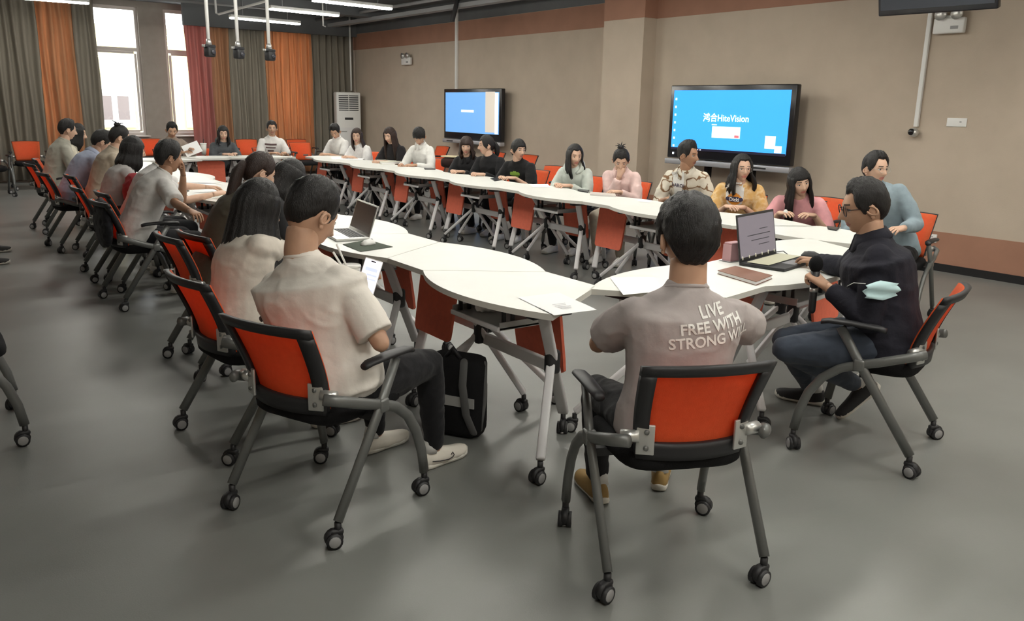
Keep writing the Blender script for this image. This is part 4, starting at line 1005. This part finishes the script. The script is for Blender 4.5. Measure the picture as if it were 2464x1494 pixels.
# ------------------------------------------------------------------ things on the tables
def quad(pts, th=.0012, wave=.004, z=None, seed=0):
    """sheet between four corner points with a slight curl"""
    a, b, c, d = [Vector(p) for p in pts]; n = 8; vs = []; fs = []
    for j in range(n+1):
        for i in range(n+1):
            s_, t_ = i/n, j/n; p = a.lerp(b, s_).lerp(d.lerp(c, s_), t_); p.z += .0012+wave*max(0, noise.noise((s_*2+seed, t_*2, seed)))
            vs.append(p)
    for j in range(n):
        for i in range(n): q = j*(n+1)+i; fs.append((q, q+1, q+n+2, q+n+1))
    m = MB().add(vs, fs); k = len(vs)
    m.add([p-Vector((0, 0, th)) for p in vs], [f[::-1] for f in fs]); return m, lambda s_, t_: a.lerp(b, s_).lerp(d.lerp(c, s_), t_)
def sheet(name, label, px, z=.7515, m=None, seed=0, lines=False, wave=.004, cat='paper', group='sheets of paper'):
    pts = [P(x, y, z=z) for x, y in px]; mb, f = quad(pts, seed=seed, wave=wave)
    o = mb.build(name, m or M_paper); tag(o, label, cat, group)
    if lines:
        lm = mat('print_grey', (.45, .45, .47))
        for i in range(4):
            y = .60+.07*i; a, b = f(.32, y), f(.62-.05*(i % 2), y); MB().bar(tuple(a+Vector((0, 0, .0075))), tuple(b+Vector((0, 0, .0075))), .006, .0006).build('printed_line', lm, o)
    return o
sheet('paper_sheet', 'white printed sheet on the nearest table corner', [(1246, 716), (1345, 704), (1436, 746), (1333, 759)], lines=True, seed=1)
sheet('paper_sheet', 'blank white sheet in front of the grey T-shirt man', [(1467, 668), (1573, 667), (1600, 700), (1500, 710)], seed=2, wave=.002)
def laptop(name, label, h0, h1, toward, depth, case, key, scr, ang=105., sh=.20):
    h0, h1 = Vector(h0), Vector(h1); h0.z = h1.z = .751; x = (h1-h0); w = x.length; x.normalize(); y = Vector((0, 0, 1)).cross(x)
    c = (h0+h1)/2
    if y.dot(Vector(toward)-c) < 0: y = -y; x = -x
    M = Matrix((x, y, x.cross(y))).transposed().to_4x4()
    if (x.cross(y)).z < 0: x = -x; M = Matrix((x, y, x.cross(y))).transposed().to_4x4()
    M.translation = c
    t = obj(name, None, None, M=M); tag(t, label, 'laptop', 'laptops')
    MB().box((0, depth/2, .009), (w, depth, .016), b=.004).build('base', case, t)
    kb = MB()
    for r_ in range(5):
        for q in range(13): kb.box((-w*.42+w*.84*(q+.5)/13, depth*.14+r_*depth*.095, .018), (w*.84/13*.82, depth*.075, .003))
    kb.build('keyboard', key, t); MB().box((0, depth*.8, .0175), (w*.32, depth*.28, .001)).build('touchpad', mat('touchpad', (.25, .25, .26), rough=.4) if case is M_black else case, t)
    S = Matrix.Translation((0, 0, .014)) @ Matrix.Rotation(R(ang), 4, 'X')
    lid = MB().box((0, sh/2, -.003), (w, sh, .007), b=.003, M=S).build('lid', case, t)
    MB().box((0, sh/2+.004, -.0072), (w*.95, sh*.86, .001), M=S).build('screen', scr, lid)
    return t, M, S, w
LT1, M1, S1, w1 = laptop('laptop', 'open silver laptop on the table beside the foreground man', P(842, 553, z=.752), P(890, 577, z=.752), (1.4, 3.9, .75), .22, M_silver, M_black, mat('laptop_screen', (.035, .035, .04), rough=.2), 108., .21)
c = P(888, 589, z=.752); e1 = (P(945, 597, z=.752)-P(845, 603, z=.752)).normalized()
sheet('mouse_pad', 'dark green mouse pad in front of the silver laptop', [(824, 588), (885, 577), (946, 594), (868, 606)], m=mat('green_pad', (.055, .07, .05), rough=.9), wave=.0, cat='mouse pad', group='mouse pads')
def mouse(label, p, az, m, group):
    g = MB(); rs = []
    for y, w, h in ((-.055, .008, .008), (-.048, .022, .020), (-.02, .030, .032), (.015, .030, .034), (.04, .026, .026), (.054, .012, .012), (.057, .004, .005)):
        rs.append([Vector((w*math.cos(a), y, h*max(0, math.sin(a)))) for a in [2*PI*i/16 for i in range(16)]])
    g.rings(rs); t = empty('computer_mouse', p, az2rz(az)); tag(t, label, 'mouse', group)
    g.build('mouse_shell', m, t); MB().tube([(0, .026, .030), (0, .040, .027)], .004, 8).build('scroll_wheel', M_ring, t); return t
mouse('white computer mouse lying on the dark green pad', P(886, 588, z=.754), 70, M_white, 'computer mice')
LT2, M2, S2, w2 = laptop('laptop', 'open black laptop with stickers in front of the man in the dark jacket', P(1778, 638, z=.752), P(1866, 614, z=.752), (3.8, 2.1, .75), .27, M_black, mat('key_film', (.55, .54, .40), rough=.5), emis('laptop_grey', (.10, .09, .105), 1.0), 100., .27)
lid = [c for c in LT2.children if c.name.startswith('lid')][0]
for i in range(6):
    MB().ell((0, 0, 0), (.008, .010+.003*(i % 2), .0008), 12, 5, 0, S2 @ Matrix.Translation((-w2*.43+w2*.86*i/5, .022, -.0076))).build('sticker', mat('sticker', (.75, .73, .60)), lid)
for i, (a, b) in enumerate(((.2, .45), (.12, .8), (.16, .7), (.18, .5))): MB().box((-w2/2+w2*(a+b)/2, .17-.03*i, -.0082), (w2*(b-a)*.9, .004, .0006), M=S2).build('text_line', mat('screen_text', (.03, .03, .04)), lid)
MB().box((0, .10, .0205), (w2*.9, .13, .001)).build('key_film', mat('key_film'), LT2)
def book(name, label, px, th, cov, z=.751, group='notebooks', cat='notebook', pages=None):
    pts = [P(x, y, z=z) for x, y in px]; t = obj(name, None, None, loc=sum(pts, Vector())/4); tag(t, label, cat, group)
    L_ = [p-t.location for p in pts]; poly = [(p.x, p.y) for p in L_]
    ar = sum(poly[i][0]*poly[(i+1) % 4][1]-poly[(i+1) % 4][0]*poly[i][1] for i in range(4))
    if ar < 0: poly = poly[::-1]
    MB().prism([(x*.97, y*.97) for x, y in poly], .002, th-.002).build('pages', pages or M_paper, t)
    MB().prism(poly, 0, .0025).build('back_cover', cov, t); MB().prism(poly, th-.0025, th).build('front_cover', cov, t)
    return t
book('notebook', 'thick brown leather notebook beside the black laptop', [(1726, 659), (1769, 648), (1858, 671), (1819, 687)], .02, mat('brown_leather', (.20, .085, .05), rough=.5, var=.1))
pb = P(1762, 627, z=.751); t = tag(obj('pink_box', None, None, loc=pb), 'small pink upright box behind the black laptop', 'box')
pm = mat('pink_card', (.60, .36, .38), rough=.7)
MB().prism([(-.055, -.03), (.055, -.03), (.055, .03), (-.055, .03)], 0, .10).build('box_body', pm, t); MB().box((0, 0, .105), (.10, .056, .012), b=.004).build('box_lid', pm, t); MB().box((0, 0, .002), (.14, .08, .003)).build('box_base', M_ring, t)
mouse('black computer mouse under the hand of the man in the dark jacket', P(1950, 617, z=.752), -50, M_black, 'computer mice')
pts = [P(1868, 606, z=.755), P(1885, 604, z=.765), P(1900, 616, z=.756), P(1925, 628, z=.755), P(1950, 640, z=.755), P(1968, 650, z=.755)]
tag(MB().tube([tuple(p) for p in pts], .003, 6).build('laptop_cable', M_black), 'thin black cable running from the black laptop to the mouse', 'cable')
kp = P(1965, 655, z=.752); t = tag(obj('key_ring', None, None, loc=kp), 'bunch of metal keys on the table edge near the microphone', 'keys')
MB().torus((0, 0, .004), (0, 0, 1), .014, .0015).build('ring', M_silver, t)
for i in range(3): MB().box((.03*math.cos(i*.7+2), .03*math.sin(i*.7+2), .003+.003*i), (.045, .010, .002), rz=i*.7+2).build('key', M_silver, t)
# microphone in the hand, mask on the sleeve
a = N2['T'] @ N2['arms'][0][2]
hd = (N2['T'] @ N2['arms'][0][2])-(N2['T'] @ N2['arms'][0][1]); hd.normalize(); g0 = a+hd*.075+Vector((0, 0, -.022))
t = tag(obj('microphone', None, None, loc=g0), 'black handheld microphone in the hand of the man in the dark jacket', 'microphone')
d = Vector((.02, .03, 1)).normalized()
MB().tube([tuple(d*-.14), tuple(d*-.04)], [.017, .018], 14, 0, True).build('handle', M_black, t); MB().tube([tuple(d*-.05), tuple(d*-.03)], .0188, 14).build('ring', M_silver, t)
MB().tube([tuple(d*-.03), tuple(d*.05)], [.018, .022], 14).build('upper_handle', M_black, t); MB().ell(tuple(d*.085), (.033, .033, .042), 16, 10).build('foam_cap', M_blackf, t)
_h, _n = anchor(N2, 2105, 697); mk = N2['T'] @ (_h+_n*.022)+Vector((CR.x, CR.y, 0))*.03
t = tag(obj('face_mask', None, None, loc=mk), 'pale blue face mask hanging at the elbow of the dark jacket', 'mask')
vs = []; fs = []; xx = Vector((CR.x, CR.y, 0)).normalized(); 
for j in range(9):
    for i in range(7):
        s_, t_ = i/6-.5, j/8-.5; w_ = (.085-.03*abs(t_)*2)
        vs.append(xx*(t_*.15)+Vector((0, 0, s_*w_+.012*t_))+Vector((0, -.012*math.sin(s_*9+t_*3), 0)))
for j in range(8):
    for i in range(6): q = j*7+i; fs.append((q, q+1, q+8, q+7))
o = MB().add(vs, fs).build('mask_sheet', mat('mask_blue', (.52, .72, .75), rough=.9), t); sd = o.modifiers.new('thick', 'SOLIDIFY'); sd.thickness = .003
MB().tube([tuple(xx*-.075+Vector((0, 0, .03))), tuple(xx*-.11+Vector((0, .02, .03))), tuple(xx*-.12+Vector((0, .04, .01)))], .0015, 6).build('ear_loop', M_white, t)
# phone and drink of the man in white
TL1 = L1['T']; wl, wr = TL1 @ L1['arms'][0][2], TL1 @ L1['arms'][1][2]; face = TL1 @ (L1['HM'] @ Vector((0, .1, 0)))
pc_ = P(888, 668, z=.90); nz = (face*.5+Vector((0, 0, CH))*.5-pc_); nz.z *= .6; nz.normalize(); up = Vector((0, 0, 1)); yy = (up-nz*up.dot(nz)+Vector((.30, -.1, 0))); yy = (yy-nz*yy.dot(nz)).normalized(); xx = yy.cross(nz)
Mp = Matrix((xx, yy, nz)).transposed().to_4x4(); Mp.translation = pc_
t = obj('phone', None, None, M=Mp); tag(t, 'smartphone with a lit pale screen in the hand of the man in white', 'phone', 'phones')
MB().box((0, 0, 0), (.076, .158, .009), b=.004).build('phone_case', M_white, t); MB().box((0, 0, .005), (.070, .150, .001)).build('phone_screen', emis('phone_pale', (.70, .66, .78), .9), t)
for i, (a_, b_) in enumerate(((.035, .03), (.012, .016), (-.006, .014), (-.05, .012))): MB().box((.008 if i else 0, a_, .0058), (.042 if i else .05, b_*.5, .0004)).build('message_bubble', emis('phone_blue', (.42, .46, .72), .8), t)
MB().box((0, .069, .0058), (.02, .005, .0004)).build('camera_notch', M_black, t)
cp = P(843, 676, z=.91)
t = tag(obj('drink_cup', None, None, loc=cp-Vector((0, 0, .05))), 'clear plastic cup of milky drink with two white straws', 'cup')
M_cup = mat('milky_cup', (.62, .58, .48), rough=.25)
MB().tube([(0, 0, 0), (0, 0, .09)], [.030, .038], 20).build('drink', M_cup, t); MB().tube([(0, 0, .088), (0, 0, .112)], [.041, .043], 20).build('cup_rim', mat('clear_rim', (.72, .72, .68), rough=.15), t)
MB().tube([(0, 0, .108), (0, 0, .116)], [.045, .043], 20).build('lid', mat('lid_pale', (.66, .66, .62), rough=.2), t)
for q, (dx, l) in enumerate(((-.010, .09), (-.026, .06))): MB().tube([(dx, 0, .10), (dx-.035, .02, .11+l)], .0045, 8).build('straw', M_white, t)
# backpack on the floor
bp = P(1125, 1062, z=0); t = empty('backpack', bp+Vector((.02, .12, 0)), az2rz(60)); tag(t, 'black and grey backpack standing on the floor by the table leg', 'backpack')
MB().box((0, 0, .21), (.29, .16, .42), b=.05).build('main_pocket', M_blackf, t); MB().box((.0, .085, .15), (.24, .06, .24), b=.025).build('front_pocket', M_black, t)
gm = mat('grey_webbing', (.10, .10, .10), rough=.8)
for s in (-1, 1):
    MB().tube([(s*.07, -.075, .40), (s*.085, -.12, .30), (s*.10, -.11, .15), (s*.12, -.07, .05)], .022, 8, 0, True, .35).build('shoulder_strap', gm, t)
    MB().tube([(s*.135, -.02, .05), (s*.15, 0, .22), (s*.135, .02, .38)], .012, 8, 0, True).build('side_piping', gm, t)
MB().tube([(-.04, -.05, .41), (0, -.05, .46), (.04, -.05, .41)], .010, 8).build('top_handle', M_black, t); MB().box((0, -.083, .2), (.26, .006, .05)).build('reflective_band', mat('pale_band', (.35, .35, .34)), t)
# bag and jacket over chairs of the left row
def drape(name, label, p, w, h, d, m, cat):
    g = MB(); g.ell((0, 0, 0), (w, d, h), 18, 12); me = remesh(g, [m], name, .012, 3, .014, 9., 3.); o = obj(name, me, None, loc=p); tag(o, label, cat); return o
q = P(325, 462, z=.80); drape('red_bag', 'crumpled dark red bag on the chair of the woman with glasses', q, .10, .17, .09, cloth('red_bag', (.35, .05, .06)), 'bag')
q = Vector(seat_for(tuple(P(405, 378, X=1.86)), 86, .30)).to_3d(); drape('black_jacket', 'black jacket hung over the chair of the man with a hand at his mouth', (q.x-.235, q.y, .66), .05, .20, .22, cloth('black_coat', (.02, .02, .024)), 'jacket')
# ---- far row table things
book('notebook', 'closed pale notebook by the woman with very long hair', [(905, 388), (968, 386), (970, 393), (918, 396)], .03, mat('cream_cover', (.70, .70, .60)))
sheet('paper_sheet', 'open exercise book under the hands of the woman in white', [(795, 378), (880, 379), (872, 385), (800, 384)], seed=4)
book('notebook', 'thin notebook with a pen in front of the pale pink jacket', [(1420, 464), (1480, 468), (1482, 474), (1420, 470)], .012, mat('pale_cover', (.55, .50, .46)))
sheet('paper_sheet', 'white sheet in front of the woman in the mint hoodie', [(1275, 444), (1318, 443), (1325, 450), (1283, 451)], seed=6)
sheet('paper_sheet', 'small sheet by the man in the cream printed shirt', [(1535, 480), (1570, 482), (1562, 487), (1535, 485)], seed=7)
def slab(label, px, m, cat='phone', th=.009):
    pts = [P(x, y, z=.751) for x, y in px]; c = sum(pts, Vector())/4; t = obj('phone' if cat == 'phone' else cat, None, None, loc=c); tag(t, label, cat, 'phones')
    poly = [((p-c).x, (p-c).y) for p in pts]
    if sum(poly[i][0]*poly[(i+1) % 4][1]-poly[(i+1) % 4][0]*poly[i][1] for i in range(4)) < 0: poly = poly[::-1]
    MB().prism(poly, 0, th).build('case', m, t); MB().prism([(x*.9, y*.9) for x, y in poly], th, th+.001).build('screen', mat('dark_screen'), t)
slab('black tablet in front of the woman with the green print', [(1180, 430), (1208, 427), (1218, 432), (1190, 436)], M_black)
slab('dark phone on the table by the boy in the white shirt', [(1020, 405), (1040, 405), (1048, 408), (1022, 408)], M_black)
slab('black phone beside the notebook of the pale pink jacket', [(1390, 456), (1418, 459), (1415, 464), (1390, 460)], M_black)
slab('dark phone on the table by the man in the denim jacket', [(1990, 546), (2020, 550), (2012, 556), (1992, 552)], M_black)
slab('small dark phone on the table by the man with glasses', [(730, 372), (742, 372), (742, 375), (730, 375)], M_black)
bg_ = P(1090, 404, z=.751); t = empty('shoulder_bag', bg_, az2rz(-112)); tag(t, 'dark brown bag with open pale books on top, by the woman with bobbed hair', 'bag')
MB().box((0, 0, .07), (.36, .16, .14), b=.05).build('bag_body', cloth('brown_bag', (.035, .018, .016)), t); MB().tube([(-.15, 0, .1), (-.2, .1, .14), (-.1, .16, .05)], .012, 8).build('strap', M_blackf, t)
t = empty('open_book', bg_+Vector((0, 0, .145)), az2rz(-112)); tag(t, 'open book with yellowish pages lying on the dark brown bag', 'book')
for s in (-1, 1): MB().box((s*.085, 0, .012), (.17, .12, .02), b=.004).build('page_block', mat('cream_pages', (.72, .64, .42), rough=.8), t)
cp = P(491, 372, z=.751); t = tag(obj('drink_cup', None, None, loc=cp), 'clear plastic cup on the far table beside the dark grey hoodie', 'cup')
MB().tube([(0, 0, 0), (0, 0, .17)], [.035, .05], 18).build('cup_wall', mat('clear_rim'), t); MB().tube([(0, 0, .17), (0, 0, .185)], [.053, .05], 18).build('lid', M_white, t); MB().tube([(0, 0, .18), (.01, 0, .25)], .005, 8).build('straw', M_black, t)
hp = P(462, 358, Y=13.62); mb = MB(); mb.box((0, 0, 0), (.26, .004, .19)); o = mb.build('paper_sheet', M_paper); o.location = hp; o.rotation_euler = (R(-25), R(-20), 0); tag(o, 'white sheet held up by the person in front of the narrow window', 'paper', 'sheets of paper')
for i in range(3): sheet('paper_sheet', ['uppermost sheet of the loose papers by the man with a hand at his mouth', 'middle sheet of the loose papers on the left row', 'lowest sheet of the loose papers on the left row'][i], [(440+8*i, 418+10*i), (492+12*i, 424+12*i), (520+8*i, 440+10*i), (450+8*i, 440+12*i)], z=.7515+.006*(2-i), seed=9+i)
tp = P(1170, 752, z=.615); g = MB(); g.ell((0, 0, 0), (.07, .05, .022), 14, 9); o = obj('crumpled_tissue', remesh(g, [M_paper], 'crumpled_tissue', .008, 2, .02, 22.), None, loc=tp+Vector((.05, .05, .015))); tag(o, 'crumpled white tissue in the tray of the nearest table', 'tissue')
bt = P(1889, 522, z=.751); tag(MB().ell((0, 0, .03), (.02, .02, .035)).build('eraser', M_white, loc=bt), 'small white object on the table before the pink T-shirt', 'eraser')
# watch on the wrist
w_ = P11['T'] @ P11['arms'][0][2]
# ------------------------------------------------------------------ empty chairs
for (x, y, az, l) in ((.128, 4.6, 92, 'orange-backed chair cut by the left edge of the photo'), (2.12, 17.3, 182, 'empty orange chair at the far left by the grey curtain'), (1.40, 16.2, 176, 'empty orange chair at the far left edge of the photo'),
                      (4.45, 18.0, 180, 'empty orange chair below the tall window'), (6.2, 17.4, 184, 'empty orange chair between the dark hoodie and the white T-shirt'), (7.25, 17.2, 180, 'empty orange chair before the orange curtain'), (6.75, 15.8, 178, 'empty orange chair nearer to the tables before the orange curtain'),
                      (8.5, 14.0, -90, 'empty orange chair by the farther display'), (8.3, 11.9, -95, 'empty orange chair by the wall left of the green print'), (8.35, 11.05, -100, 'empty orange chair by the wall right of the green print'), (7.05, 8.72, -100, 'empty orange chair close behind the woman with the green print'),
                      (6.75, 4.45, -100, 'empty orange chair between the pink T-shirt and the denim jacket')):
    chair(x, y, az, l, 'empty orange-backed chairs')
for i, (px, py) in enumerate(((4, 606), (-2, 636))):
    p = P(px, py, z=0); t = empty('sneaker', p, az2rz(95)); tag(t, ['pale sneaker at the left edge of the photo, upper one', 'pale sneaker at the left edge of the photo, lower one'][i], 'shoe', 'sneakers at the left edge')
    g = MB(); shoe_mesh(g, 0); g.build('shoe_upper', [mat('shoe_dark', (.03, .03, .03)), mat('shoe_sole'), mat('sock')], t, loc=(0, -.1, 0))
